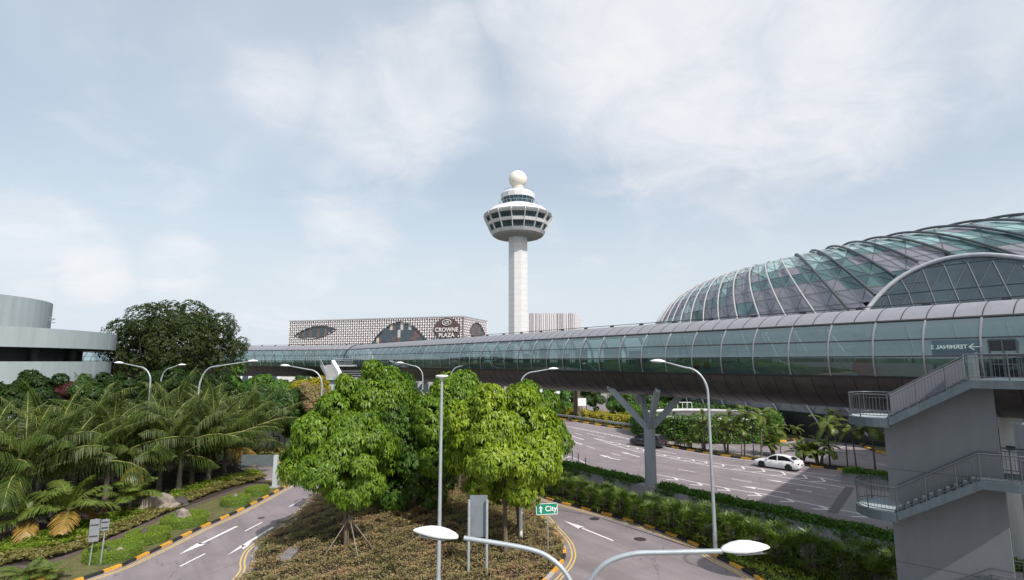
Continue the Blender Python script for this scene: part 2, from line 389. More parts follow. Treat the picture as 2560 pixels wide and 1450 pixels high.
class MB:
    def __init__(s): s.v = []; s.f = []; s.m = []; s.sm = []
    def add(s, vs, fs, mi=0, smooth=False):
        b = len(s.v); s.v += [tuple(x) for x in vs]
        for f in fs: s.f.append(tuple(i + b for i in f)); s.m.append(mi); s.sm.append(smooth)
    def box(s, c, d, rz=0, mi=0, M=None):
        vs = []
        for x in (-.5, .5):
            for y in (-.5, .5):
                for z in (-.5, .5):
                    p = Vector((x * d[0], y * d[1], z * d[2]))
                    p = (M @ p) if M else (Matrix.Rotation(rz, 3, 'Z') @ p)
                    vs.append(p + Vector(c))
        s.add(vs, [(0, 1, 3, 2), (4, 6, 7, 5), (0, 4, 5, 1), (2, 3, 7, 6), (0, 2, 6, 4), (1, 5, 7, 3)], mi)
        return s
    def beam(s, a, b, wd, ht=None, mi=0):
        a = Vector(a); b = Vector(b); ht = ht or wd
        d = b - a
        q = d.to_track_quat('X', 'Z').to_matrix()
        s.box((a + b) / 2, (d.length, wd, ht), M=q, mi=mi)
        return s
    def tube(s, pts, r, n=10, mi=0, caps=True, smooth=True):
        pts = [Vector(p) for p in pts]
        rs = r if isinstance(r, (list, tuple)) else [r] * len(pts)
        rings = []
        up = None
        for i, p in enumerate(pts):
            t = (pts[min(i + 1, len(pts) - 1)] - pts[max(i - 1, 0)]).normalized()
            if up is None:
                up = Vector((0, 0, 1)) if abs(t.z) < .9 else Vector((1, 0, 0))
            a = t.cross(up).normalized(); b = a.cross(t).normalized(); up = b
            rings.append([p + (a * math.cos(k * 2 * math.pi / n) + b * math.sin(k * 2 * math.pi / n)) * rs[i] for k in range(n)])
        vs = [v for rr in rings for v in rr]
        fs = []
        for i in range(len(pts) - 1):
            for k in range(n):
                k2 = (k + 1) % n
                fs.append((i * n + k, i * n + k2, (i + 1) * n + k2, (i + 1) * n + k))
        s.add(vs, fs, mi, smooth)
        if caps:
            s.add(rings[0], [tuple(range(n))], mi); s.add(rings[-1], [tuple(range(n))], mi)
        return s
    def lathe(s, c, prof, n=32, mi=0, smooth=True, a0=0.0, a1=2 * math.pi, sc=(1, 1)):
        full = abs(a1 - a0 - 2 * math.pi) < 1e-6
        cnt = n if full else n + 1
        vs = []
        for (r, z) in prof:
            for k in range(cnt):
                a = a0 + (a1 - a0) * k / n
                vs.append((c[0] + r * math.cos(a) * sc[0], c[1] + r * math.sin(a) * sc[1], c[2] + z))
        fs = []
        for i in range(len(prof) - 1):
            for k in range(n):
                k2 = (k + 1) % cnt if full else k + 1
                fs.append((i * cnt + k, i * cnt + k2, (i + 1) * cnt + k2, (i + 1) * cnt + k))
        s.add(vs, fs, mi, smooth)
        return s
    def prism(s, poly, z0, z1, mi=0, mside=None):
        pts = [Vector((p[0], p[1], 0)) for p in poly]
        n = len(pts)
        tri = tessellate_polygon([pts])
        s.add([(p.x, p.y, z1) for p in pts], [tuple(t) for t in tri], mi)
        s.add([(p.x, p.y, z0) for p in pts], [tuple(t) for t in tri], mi)
        vs = [(p.x, p.y, z0) for p in pts] + [(p.x, p.y, z1) for p in pts]
        s.add(vs, [(i, (i + 1) % n, n + (i + 1) % n, n + i) for i in range(n)], mi if mside is None else mside)
        return s
    def quad(s, a, b, c, d, mi=0):
        s.add([a, b, c, d], [(0, 1, 2, 3)], mi); return s
    def mesh(s, name):
        me = bpy.data.meshes.new(name)
        me.from_pydata(s.v, [], s.f)
        me.polygons.foreach_set('material_index', s.m)
        me.polygons.foreach_set('use_smooth', s.sm)
        me.update()
        return me
    def build(s, name, m, parent=None, bevel=0):
        o = link(name, s.mesh(name), m, parent)
        if bevel:
            b = o.modifiers.new('bevel', 'BEVEL'); b.width = bevel; b.segments = 2; b.limit_method = 'ANGLE'; b.angle_limit = R(40)
        return o
def fixn(o):
    bm = bmesh.new(); bm.from_mesh(o.data); bmesh.ops.recalc_face_normals(bm, faces=bm.faces); bm.to_mesh(o.data); bm.free()
    return o
def np_mesh(name, V, k=4):
    n = len(V) // k
    me = bpy.data.meshes.new(name)
    me.vertices.add(len(V)); me.vertices.foreach_set('co', np.asarray(V, dtype=np.float32).ravel())
    me.loops.add(n * k); me.loops.foreach_set('vertex_index', np.arange(n * k, dtype=np.int32))
    me.polygons.add(n); me.polygons.foreach_set('loop_start', np.arange(0, n * k, k, dtype=np.int32))
    me.polygons.foreach_set('loop_total', np.full(n, k, dtype=np.int32))
    me.update(calc_edges=True); me.validate()
    return me
def unit(a):
    return a / (np.linalg.norm(a, axis=-1, keepdims=True) + 1e-9)
def leafverts(P, Dr, Nn, L, W, droop=0.0):
    L = np.broadcast_to(L, (len(P),))[:, None]; W = np.broadcast_to(W, (len(P),))[:, None]
    Dr = unit(Dr); Sd = unit(np.cross(Dr, Nn)); Nn = unit(np.cross(Sd, Dr))
    mid = P + Dr * L * 0.45
    tip = P + Dr * L; tip = tip + np.array([0, 0, -1.0]) * L * droop
    a = mid + Sd * W / 2 + Nn * W * 0.12; b = mid - Sd * W / 2 + Nn * W * 0.12
    return np.stack([P, a, tip, b], 1).reshape(-1, 3)
def rdir(n):
    v = rg.normal(size=(n, 3)); return unit(v)

# crown of drooping leaf rosettes set on lobes of an uneven crown
def crown_verts(c, rad, nl, nc, L=0.34, W=0.13, per=7, taper=0.0, seed=0, lobe=0.34, droop=0.35, flat=0.0):
    g = np.random.default_rng(seed)
    c = np.array(c, float); rad = np.array(rad, float)
    lob = []
    k = 0
    while len(lob) < nl:
        v = unit(g.normal(size=3))
        if v[2] < -0.55 and g.random() < 0.7: continue
        f = g.uniform(0.52, 0.95)
        p = v * rad * f
        if taper and p[2] > 0: p[:2] *= 1 - taper * (p[2] / rad[2])
        if flat and p[2] > 0: p[2] *= 1 - flat
        r = rad.mean() * lobe * g.uniform(0.55, 1.25)
        if taper and p[2] > 0: r *= 1 - 0.5 * taper * (p[2] / rad[2])
        lob.append((p, r))
    lob.append((np.zeros(3), rad.min() * 0.62))
    ws = np.array([r * r for _, r in lob]); ws /= ws.sum()
    Ps = []; Ns = []
    for (p, r), wt in zip(lob, ws):
        m = max(4, int(nc * wt))
        v = unit(g.normal(size=(m, 3)))
        q = p + v * r * g.uniform(0.8, 1.06, (m, 1)) * np.array([1, 1, 0.8])
        Ps.append(q); Ns.append(v)
    P = np.concatenate(Ps); Nv = np.concatenate(Ns)
    # drop clusters buried inside other lobes
    keep = np.ones(len(P), bool)
    for (p, r) in lob:
        dd = np.linalg.norm((P - p) / np.array([1, 1, .8]), axis=1)
        keep &= ~((dd < r * 0.72) & (g.random(len(P)) < 0.85))
    P = P[keep]; Nv = Nv[keep]
    out = unit(Nv * 0.7 + unit(P / rad) * 0.5 + np.array([0, 0, 0.55]))
    n = len(P)
    ang = g.uniform(0, 2 * np.pi, (n, 1)) + np.arange(per)[None, :] * 2 * np.pi / per + g.normal(0, .25, (n, per))
    up = out
    t1 = unit(np.cross(up, g.normal(size=(n, 3)))); t2 = np.cross(up, t1)
    dr = (t1[:, None] * np.cos(ang)[..., None] + t2[:, None] * np.sin(ang)[..., None]) + up[:, None] * g.uniform(-.15, .35, (n, per, 1)) + np.array([0, 0, -0.45])
    dr = dr.reshape(-1, 3)
    nn = (up[:, None] + 0.3 * g.normal(size=(n, per, 3))).reshape(-1, 3)
    PP = np.repeat(P, per, 0) + c + g.normal(0, 0.03, (n * per, 3))
    LL = L * g.uniform(.7, 1.25, n * per)
    return leafverts(PP, dr, nn, LL, LL * W / L, droop), lob
def branches(mb, base, top, c, lob, r0, g, k=10):
    base = Vector(base); top = Vector(top); c = Vector(c)
    pts = []
    for i in range(7):
        t = i / 6
        pts.append(base.lerp(top, t) + Vector((g.uniform(-.06, .06), g.uniform(-.06, .06), 0)) * (1 if 0 < i < 6 else 0))
    mb.tube(pts, [r0 * (1.25 if i == 0 else 1 - .35 * i / 6) for i in range(7)], 10)
    for (p, r) in g.sample(lob, min(k, len(lob))):
        e = c + Vector(p)
        s = base.lerp(top, g.uniform(.65, 1.0))
        mid = s.lerp(e, .5) + Vector((0, 0, -.1 * (e - s).length))
        mb.tube([s, mid, e], [r0 * .42, r0 * .26, r0 * .08], 6)
def tree(name, label, base, c, rad, m, nl=26, nc=1800, L=.34, W=.13, seed=1, r0=.14, taper=0, group=None, cat='tree', lobe=.34, trunks=None, droop=.35, per=7, flat=0, k=10):
    e = empty(name, base, label, cat, group)
    V, lob = crown_verts(c, rad, nl, nc, L, W, per, taper, seed, lobe, droop, flat)
    link('crown', np_mesh('crown', V), m, e)
    g = random.Random(seed)
    for (b, t) in (trunks or [(base, c)]):
        mb = MB(); branches(mb, b, t, c, lob, r0, g, k)
        mb.build('trunk', trunkm, e)
    return e
def in_poly(P, poly):
    x, y = P[:, 0], P[:, 1]; ins = np.zeros(len(P), bool)
    n = len(poly)
    for i in range(n):
        x1, y1 = poly[i][0], poly[i][1]; x2, y2 = poly[(i + 1) % n][0], poly[(i + 1) % n][1]
        cnd = ((y1 > y) != (y2 > y)) & (x < (x2 - x1) * (y - y1) / ((y2 - y1) + 1e-12) + x1)
        ins ^= cnd
    return ins
def lump(P, s=0.8, seed=0):
    g = np.random.default_rng(seed); o = np.zeros(len(P))
    for _ in range(6):
        d = unit(g.normal(size=2)); o += np.sin(P[:, 0] * d[0] * s * g.uniform(.6, 2.2) + P[:, 1] * d[1] * s * g.uniform(.6, 2.2) * 1.3 + g.uniform(0, 6))
    return o / 6
def cover(name, poly, z0, h, n, L, m, label=None, W=0.5, seed=3, kind='stuff', lumps=0.5, parent=None, zf=None):
    xs = [p[0] for p in poly]; ys = [p[1] for p in poly]
    P = np.stack([rg.uniform(min(xs), max(xs), n * 3), rg.uniform(min(ys), max(ys), n * 3)], 1)
    P = P[in_poly(P, poly)][:n]
    n = len(P)
    hh = h * (0.55 + lumps * lump(P, 2.6, seed)) 
    z = z0 + hh * rg.uniform(0.35, 1.0, n) ** .5
    if zf is not None: z = z + zf(P)
    Q = np.column_stack([P, z])
    dr = rg.normal(size=(n, 3)); dr[:, 2] = np.abs(dr[:, 2]) * .5 + .05
    nn = np.column_stack([rg.normal(0, .5, (n, 2)), np.ones(n)])
    LL = L * rg.uniform(.6, 1.3, n)
    V = leafverts(Q, dr, nn, LL, LL * W, .15)
    o = link(name, np_mesh(name, V), m, parent)
    if not parent:
        o['kind'] = kind
        if label: o['label'] = label
    return o
def hedgebox(name, path, width, z0, h, n, L, m, label, cat='hedge', group=None, rough=.12, core=True, W=.5):
    """leafy clipped hedge along a path"""
    e = empty(name, path[0], label, cat, group)
    pts = [Vector((p[0], p[1], 0)) for p in path]
    segl = [(pts[i + 1] - pts[i]).length for i in range(len(pts) - 1)]
    tot = sum(segl)
    Q = []; Nn = []
    for _ in range(n):
        t = rnd.uniform(0, tot); i = 0
        while i < len(segl) - 1 and t > segl[i]: t -= segl[i]; i += 1
        d = (pts[i + 1] - pts[i]).normalized(); p = pts[i] + d * t; s = Vector((-d.y, d.x, 0))
        u = rnd.random() * (2 * h + width)
        if u < h: q = p + s * width / 2 + Vector((0, 0, z0 + u)); nv = s
        elif u < 2 * h: q = p - s * width / 2 + Vector((0, 0, z0 + u - h)); nv = -s
        else: q = p + s * (u - 2 * h - width / 2) + Vector((0, 0, z0 + h)); nv = Vector((0, 0, 1))
        k = rough * (math.sin(q.x * 2.1 + q.z * 3) + math.sin(q.y * 2.7 + 1.3) + rnd.uniform(-1, 1))
        Q.append(q + nv * k); Nn.append(nv)
    Q = np.array([tuple(q) for q in Q]); Nn = np.array([tuple(q) for q in Nn])
    dr = unit(Nn * .8 + rg.normal(size=Q.shape) * .8 + np.array([0, 0, -.1]))
    LL = L * rg.uniform(.6, 1.3, len(Q))
    V = leafverts(Q, dr, Nn + rg.normal(size=Q.shape) * .3 + np.array([0, 0, .4]), LL, LL * W, .15)
    link('foliage', np_mesh('foliage', V), m, e)
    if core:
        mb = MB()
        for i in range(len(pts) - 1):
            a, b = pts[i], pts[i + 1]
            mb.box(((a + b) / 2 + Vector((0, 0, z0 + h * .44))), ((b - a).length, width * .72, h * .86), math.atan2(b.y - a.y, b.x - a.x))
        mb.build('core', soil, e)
    return e
def copy_tree(o, loc, rz=0.0, label=None, sc=None, group=None):
    c = o.copy(); C.objects.link(c); c.location = loc; c.rotation_euler = (0, 0, rz)
    if sc: c.scale = (sc, sc, sc) if isinstance(sc, (int, float)) else sc
    if label: c['label'] = label
    if group: c['group'] = group
    for ch in list(o.children):
        k = ch.copy(); C.objects.link(k); k.parent = c
        for g in list(ch.children):
            q = g.copy(); C.objects.link(q); q.parent = k
    return c
def text_mesh(s, size, M, ext=0.0, bold=0.0):
    cu = bpy.data.curves.new('t', 'FONT'); cu.body = s; cu.size = size; cu.align_x = 'CENTER'; cu.align_y = 'CENTER'
    cu.extrude = ext; cu.offset = bold
    o = bpy.data.objects.new('t', cu); C.objects.link(o)
    bpy.context.view_layer.update()
    me = bpy.data.meshes.new_from_object(o.evaluated_get(bpy.context.evaluated_depsgraph_get()))
    bpy.data.objects.remove(o); bpy.data.curves.remove(cu)
    me.transform(M)
    return me
def smooth_path(pts, k=6):
    pts = [Vector(p) for p in pts]
    out = []
    for i in range(len(pts) - 1):
        p0 = pts[max(i - 1, 0)]; p1 = pts[i]; p2 = pts[i + 1]; p3 = pts[min(i + 2, len(pts) - 1)]
        for j in range(k):
            t = j / k
            out.append(.5 * ((2 * p1) + (-p0 + p2) * t + (2 * p0 - 5 * p1 + 4 * p2 - p3) * t * t + (-p0 + 3 * p1 - 3 * p2 + p3) * t ** 3))
    out.append(pts[-1])
    return out
def resample(pts, step):
    out = [pts[0]]; acc = 0
    for i in range(len(pts) - 1):
        a, b = pts[i], pts[i + 1]; l = (b - a).length
        t = step - acc
        while t <= l:
            out.append(a.lerp(b, t / l)); t += step
        acc = (acc + l) % step if l else acc
    return out
def GP(pxs, z=0.0): return [G(x, y, z) for x, y in pxs]

# frames of reference along the elevated walkway
U = Vector((0.6, -0.8, 0)); NV = Vector((0.8, 0.6, 0)); P0 = Vector((11.5, 46.0, 0))
def SN(s, n, z=0.0):            # s along the walkway (towards the right/near), n distance across
    return Vector((0, 0, z)) + P0 + U * s + NV * (n - 36.8)

# ------------------------------------------------------------------ GROUND, ROADS, KERBS
def lane_z(s): return -3.2 * max(0.0, min(1.0, (s + 14) / 26.0))
trench = [SN(-14, 31.8), SN(-14, 36.2), SN(34, 36.2), SN(34, 31.8)]
def sheet_hole(name, outer, hole, z, m):
    A = [Vector((p[0], p[1], 0)) for p in outer]; B = [Vector((p[0], p[1], 0)) for p in hole]
    tri = tessellate_polygon([A, B])
    al = A + B
    mb = MB(); mb.add([(p.x, p.y, z) for p in al], [tuple(t) for t in tri])
    o = mb.build(name, m); fixn(o)
    if o.data.polygons[0].normal.z < 0: o.data.flip_normals()
    return structure(o)
big_ground = mat('far_ground', (0.07, 0.085, 0.04), 0.95, var=0.35, scale=0.03)
sheet_hole('ground', [(-3000, -50), (3000, -50), (3000, 3500), (-3000, 3500)], trench, -0.06, big_ground)
sheet_hole('road', [(-75, 8), (75, 8), (95, 100), (40, 150), (-30, 150), (-90, 95)], trench, 0.0, asphalt)
mb = MB()
ss = [-14 + 2 * i for i in range(25)]
for a, b in zip(ss[:-1], ss[1:]):
    mb.quad(SN(a, 31.8, lane_z(a)), SN(b, 31.8, lane_z(b)), SN(b, 36.2, lane_z(b)), SN(a, 36.2, lane_z(a)))
    mb.quad(SN(a, 31.8, lane_z(a)), SN(b, 31.8, lane_z(b)), SN(b, 31.8, .0), SN(a, 31.8, .0), 1)
structure(mb.build('lane', [asphalt, conc]))

def kerb(name, pts, h=.14, wd=.18, pat=(1, 0), seg=.95, mats=None, z=0.0):
    pts = resample(pts, seg)
    mb = MB()
    for i in range(len(pts) - 1):
        a, b = pts[i], pts[i + 1]
        zz_ = (a.z + b.z) / 2
        d = (b - a); s = Vector((-d.y, d.x, 0)).normalized() * wd / 2
        a2 = a + d * .006; b2 = b - d * .006
        z0, z1 = z - .05, z + h
        v = [a2 - s, b2 - s, b2 + s, a2 + s]
        vs = [(p.x, p.y, p.z + z0) for p in v] + [(p.x, p.y, p.z + z1) for p in v]
        mb.add(vs, [(0, 1, 5, 4), (1, 2, 6, 5), (2, 3, 7, 6), (3, 0, 4, 7), (4, 5, 6, 7)], pat[i % len(pat)])
    return structure(mb.build(name, mats or [kerb_yellow, kerb_black, kerb_grey]))
def ribbon(mb, pts, wd, z, mi=0, off=0.0):
    pts = [Vector(p) for p in pts]
    L_, R_ = [], []
    for i, p in enumerate(pts):
        d = pts[min(i + 1, len(pts) - 1)] - pts[max(i - 1, 0)]
        s = Vector((-d.y, d.x, 0)).normalized()
        L_.append(p + s * (off + wd / 2)); R_.append(p + s * (off - wd / 2))
    for i in range(len(pts) - 1):
        vs = [R_[i], R_[i + 1], L_[i + 1], L_[i]]
        mb.add([(v.x, v.y, v.z + z) for v in vs], [(0, 1, 2, 3)], mi)
def island(name, poly, m, h=.13, kind='structure', z0=-.05):
    mb = MB(); mb.prism(poly, z0, h)
    o = mb.build(name, m); fixn(o); return structure(o)

# left garden
gk = smooth_path(GP([(-200, 1560), (60, 1497), (243, 1437), (300, 1417), (400, 1371), (497, 1323), (566, 1293), (610, 1272), (678, 1237), (712, 1218), (721, 1210), (708, 1204), (690, 1206)]))
garden_edge = gk
garden = gk + GP([(660, 1207), (640, 1198), (596, 1172), (520, 1156), (300, 1125), (-500, 1110), (-900, 1400)])
island('garden_bed', garden, soil)
kerb('kerb', gk)
# lawn strip between kerb and drain
drain = smooth_path(GP([(-150, 1452), (0, 1428), (100, 1418), (250, 1366), (420, 1293), (560, 1240), (665, 1204)]))
lawn = [p + Vector((0, 0, 0)) for p in drain] + list(reversed(gk[6:-10]))
o = MB().prism(lawn, .10, .137).build('lawn', grassm); fixn(o); structure(o)
mb = MB(); ribbon(mb, drain, .55, .142); structure(mb.build('drain_strip', gravel))
cover('lawn_grass', lawn, .13, .03, 22000, .06, L_grass, W=.2)
cover('variegated_ground_cover', smooth_path(GP([(-100, 1420), (20, 1392), (150, 1372), (270, 1330), (400, 1273), (540, 1217), (655, 1190)])) + list(reversed(smooth_path(GP([(-100, 1447), (20, 1421), (150, 1400), (270, 1354), (400, 1297), (540, 1236), (668, 1200)])))),
      .12, .5, 26000, .15, L_vari, W=.6, seed=5)
cover('green_ground_cover', smooth_path(GP([(-100, 1392), (20, 1365), (180, 1322), (300, 1290), (440, 1238), (560, 1202), (640, 1184)])) + list(reversed(smooth_path(GP([(-100, 1425), (20, 1397), (150, 1377), (270, 1337), (400, 1279), (540, 1222), (655, 1194)])))),
      .12, .55, 26000, .16, L_cover, W=.55, seed=6)
# dark undergrowth below the palms
cover('palm_undergrowth', GP([(-300, 1380), (180, 1322), (440, 1238), (640, 1184), (560, 1160), (300, 1145), (-500, 1140)]), .1, .9, 9000, .3, L_dark, W=.35, seed=8)

# central island
isl_l = GP([(500, 1560), (624, 1437), (632, 1400), (640, 1378), (663, 1357), (698, 1334), (732, 1311), (775, 1268), (805, 1235), (850, 1208)])
isl_t = GP([(950, 1186), (1060, 1180), (1160, 1185), (1260, 1212), (1320, 1250)])
isl_r = GP([(1345, 1285), (1372, 1318), (1392, 1340), (1408, 1365), (1409, 1398), (1376, 1440), (1280, 1530)])
il, it, ir = smooth_path(isl_l), smooth_path([isl_l[-1]] + isl_t + [isl_r[0]]), smooth_path(isl_r)
isl = il + it[1:-1] + ir
cenx, ceny = G(1010, 1320).x, G(1010, 1320).y
o = island('island_bed', isl, soil)
kerb('kerb', list(reversed(il)), pat=(2, 2, 2, 2, 2, 2, 0), seg=1.0)
kerb('kerb', ir, pat=(0, 0, 2, 0, 1))
kerb('kerb', it, pat=(0, 1))
def mound(P):
    return 0.75 * np.exp(-(((P[:, 0] - cenx) / 7) ** 2 + ((P[:, 1] - ceny) / 7) ** 2))
cover('island_ground_cover', isl, .10, .55, 190000, .115, L_brown, W=.5, seed=9, zf=mound, lumps=.75)
# soil mound beneath the cover
mb = MB()
GX = np.linspace(cenx - 16, cenx + 16, 40); GY = np.linspace(ceny - 14, ceny + 14, 40)
for i in range(39):
    for j in range(39):
        q = np.array([[GX[i], GY[j]], [GX[i + 1], GY[j]], [GX[i + 1], GY[j + 1]], [GX[i], GY[j + 1]]])
        if in_poly(q, isl).all():
            zq = mound(q) + .16
            mb.add([(q[k, 0], q[k, 1], zq[k]) for k in range(4)], [(0, 1, 2, 3)])
structure(mb.build('island_mound', soil))
# bare paved patch in the island
pz = GP([(696, 1392), (722, 1372), (748, 1366), (742, 1380), (728, 1396), (702, 1399)], .62)
structure(fixn(MB().prism(pz, .3, .66).build('paved_patch', mat('old_slab', (0.19, 0.175, 0.17), .9, var=.3, scale=4))))

# verge between the near right road and the sunken lane
vk = smooth_path(GP([(1290, 1218), (1345, 1236), (1380, 1252), (1473, 1276), (1573, 1302), (1673, 1336), (1752, 1369), (1794, 1395), (1863, 1429), (1960, 1490), (2060, 1570)]))
verge = vk + [SN(34, 22), SN(34, 31.6), SN(-14, 31.6), SN(-16, 31.2), G(1330, 1196), G(1290, 1205)]
island('verge_bed', verge, soil)
kerb('kerb', vk)
vb = [SN(s, 29.6 + (0.5 if s > 0 else 0)) for s in (26, 20, 14, 8, 2, -4, -10, -16, -20)]
cover('verge_ground_cover', vk + [SN(26, 30)] + vb[1:], .11, .33, 60000, .14, L_cover, W=.6, seed=12)

# planter between lane and main road
mb = MB()
pf = [SN(s, 36.2) for s in (-11, 30)]; pb = [SN(s, 37.7) for s in (-11, 30)]
mb.prism([SN(-11, 36.2), SN(30, 36.2), SN(30, 37.7), SN(-11, 37.7)], -.05, .86)
planter = empty('planter_wall', SN(-11, 36.9), 'long grey concrete planter trough between the sunken lane and the main road', 'planter')
fixn(mb.build('trough', conc, planter, bevel=.02))
mb = MB()
for a, b in zip(ss[:-1], ss[1:]):
    mb.quad(SN(a, 36.2, lane_z(a) - .1), SN(b, 36.2, lane_z(b) - .1), SN(b, 36.2, -.0), SN(a, 36.2, -.0))
mb.build('retaining_face', conc, planter)
mb = MB(); mb.quad(SN(-14, 36.2, -.1), SN(-14, 31.8, -.1), SN(-14, 31.8, 0), SN(-14, 36.2, 0)); structure(mb.build('road_edge', conc))
kerb('kerb', [Vector((*SN(-12 + 3 * i, 35.9).xy, lane_z(-12 + 3 * i))) for i in range(14)])
def trail(name, s0, s1, n, label, h=.5, seed=1):
    g = np.random.default_rng(seed)
    s = g.uniform(s0, s1, n); a = g.uniform(0, 1, n)
    bumpy = (np.sin(s * 1.3) + np.sin(s * 2.9 + 1) + np.sin(s * .6 + seed)) / 3
    # cross-section: hangs over the lane side, mounds on top
    th = a * np.pi
    rr = .62 + .2 * bumpy + g.normal(0, .1, n)
    nx = 36.95 - np.cos(th) * rr * 1.15
    z = .86 + np.sin(th) * rr * h + np.where(a < .25, -(.25 - a) * 1.6 * (.6 + bumpy), 0)
    P = np.array([tuple(SN(float(si), float(ni), float(zi))) for si, ni, zi in zip(s, nx, z)])
    dr = unit(g.normal(size=(n, 3)) + np.array([0, 0, -.2])); LL = .2 * g.uniform(.6, 1.3, n)
    o = link(name, np_mesh(name, leafverts(P, dr, g.normal(size=(n, 3)) + np.array([0, 0, 1.5]), LL, LL * .5, .2)), L_hedge)
    tag(o, label, 'plant', 'trailing plants in the planter')
trail('trailing_plant', -10.8, -1.0, 9000, 'low trailing shrub in the planter left of the forked column', seed=1)
trail('trailing_plant', 1.0, 13.5, 12000, 'trailing green shrub spilling over the planter right of the forked column', seed=2)
trail('trailing_plant', 13.5, 29, 11000, 'trailing green shrub at the far right end of the planter beside the stair', seed=5)

e = empty('road_planter', G(2190, 1214), 'short grey planter with low green plants standing in the road left of the stair wall', 'planter')
pc_ = G(2192, 1214); ru = math.atan2(U.y, U.x)
MB().box(pc_ + Vector((0, 0, .42)), (5.4, 1.3, .9), ru).build('trough', conc, e, bevel=.02)
nP = 3500; a_ = rg.uniform(-2.6, 2.6, nP); b_ = rg.normal(0, .45, nP)
Pq = np.array([tuple(pc_ + U * float(i) + NV * float(j) + Vector((0, 0, .85 + max(0, .45 - j * j * .5) * rnd.random() + .1 * math.sin(i * 3)))) for i, j in zip(a_, b_)])
dr_ = unit(rg.normal(size=(nP, 3))); LLq = .2 * rg.uniform(.6, 1.3, nP)
link('foliage', np_mesh('foliage', leafverts(Pq, dr_, rg.normal(size=(nP, 3)) + np.array([0, 0, 1.5]), LLq, LLq * .5, .2)), L_hedge, e)

# main road far side: island with hedge and guardrail; median; right island
fk = smooth_path(GP([(1100, 1022), (1250, 1033), (1409, 1050), (1526, 1068), (1596, 1076), (1683, 1085), (1726, 1089), (1790, 1096), (1906, 1104), (1960, 1104), (1988, 1100), (2001, 1094), (1996, 1087), (1980, 1080), (1975, 1066)]), 8)
island('far_verge', fk + GP([(1960, 1050), (1700, 1035), (1400, 1025), (1100, 1010)]), grassm)
kerb('kerb', fk, seg=1.7, wd=.3, h=.2)
mk = smooth_path(GP([(1640, 1110), (1645, 1113), (1688, 1121), (1790, 1138), (1888, 1151), (2001, 1164), (2158, 1182), (2226, 1191), (2400, 1213)]))
mk2 = [p + NV * 1.5 for p in mk[3:]]
island('median', mk + list(reversed(mk2)), soil)
kerb('kerb', mk, seg=1.2, h=.18)
kerb('kerb', mk2, seg=1.2, h=.18)
cover('median_grass', mk + list(reversed(mk2)), .12, .15, 9000, .18, L_grass, W=.3)
rk = smooth_path(GP([(1983, 1067), (2050, 1073), (2131, 1085), (2146, 1098), (2156, 1115), (2183, 1127), (2212, 1135), (2330, 1150), (2480, 1160)]))
island('right_verge', rk + GP([(2600, 1120), (2500, 1068), (2250, 1056), (2000, 1052)]), grassm)
kerb('kerb', rk, seg=1.7, wd=.3, h=.2)
# far cross island on the left behind the palms
lk = smooth_path(GP([(300, 1150), (480, 1152), (600, 1157), (700, 1158), (790, 1160), (900, 1150), (1000, 1135)]))
island('back_verge', lk + GP([(1040, 1100), (900, 1060), (400, 1050), (-100, 1060), (-100, 1110)]), grassm)
kerb('kerb', lk, seg=1.2)

# ------------------------------------------------------------------ markings
wp = MB(); yp = MB()
Zm = 0.006
def dash(mb, a, b, wd=.12, z=Zm):
    ribbon(mb, [a, b], wd, z)
def gdash(x1, y1, x2, y2, wd=.12, mb=None): dash(mb or wp, G(x1, y1), G(x2, y2), wd)
def arrow(tail, tip, wd=.16, hw=.5, hl=.32, bend=None, z=Zm + .004):
    a, b = G(*tail), G(*tip)
    d = (b - a); L = d.length; d.normalize(); s = Vector((-d.y, d.x, 0))
    m = b - d * L * hl
    if bend:
        pts = smooth_path([a, a.lerp(m, .5) + s * bend, m], 5)
        ribbon(wp, pts, wd, z)
    else: ribbon(wp, [a, m], wd, z)
    wp.add([(p.x, p.y, z + .002) for p in (m - s * hw * .5, b, m + s * hw * .5, m + d * L * .03)], [(0, 1, 2), (0, 2, 3)])
# double yellow lines along kerbs
for path, side in ((gk[:-8], -1), (list(reversed(il)), -1), (ir, 1), (vk, -1)):
    pass
def yline(path, off):
    ribbon(yp, path, .09, Zm, off=off); ribbon(yp, path, .09, Zm, off=off + (.2 if off > 0 else -.2))
yline(gk[:-12], -.38)
yline(list(reversed(il))[0:], .42) if False else yline(il, .42)
yline(ir, .42)
yline(vk, -.38)
ribbon(yp, fk, .10, Zm, off=-.45)
ribbon(wp, mk[3:], .10, Zm, off=-.5)
# left road
gdash(450, 1416, 513, 1384, .12); gdash(612, 1328, 655, 1306, .12); gdash(723, 1267, 755, 1249, .12)
arrow((592, 1316), (447, 1387), .2, .62, .36)
a_, b_ = G(683, 1318), G(566, 1390)
ribbon(wp, [a_, a_.lerp(b_, .62)], .22, Zm)
arrow((683, 1318), (566, 1390), .2, .3, .33)
wp.add([tuple(G(x, y) + Vector((0, 0, Zm + .006))) for x, y in ((604, 1368), (614, 1357), (628, 1349), (631, 1352), (620, 1366), (608, 1374))], [(0, 1, 4, 5), (1, 2, 3, 4)])
gdash(640, 1206, 745, 1194, .16); gdash(648, 1199, 738, 1196, .1); gdash(725, 1218, 742, 1200, .2)
for k in range(4): gdash(708 + 4 * k, 1181 - 4 * k, 728 + 5 * k, 1178 - 4 * k, .35)
# near right road
arrow((1533, 1352), (1409, 1302), .16, .6, .4)
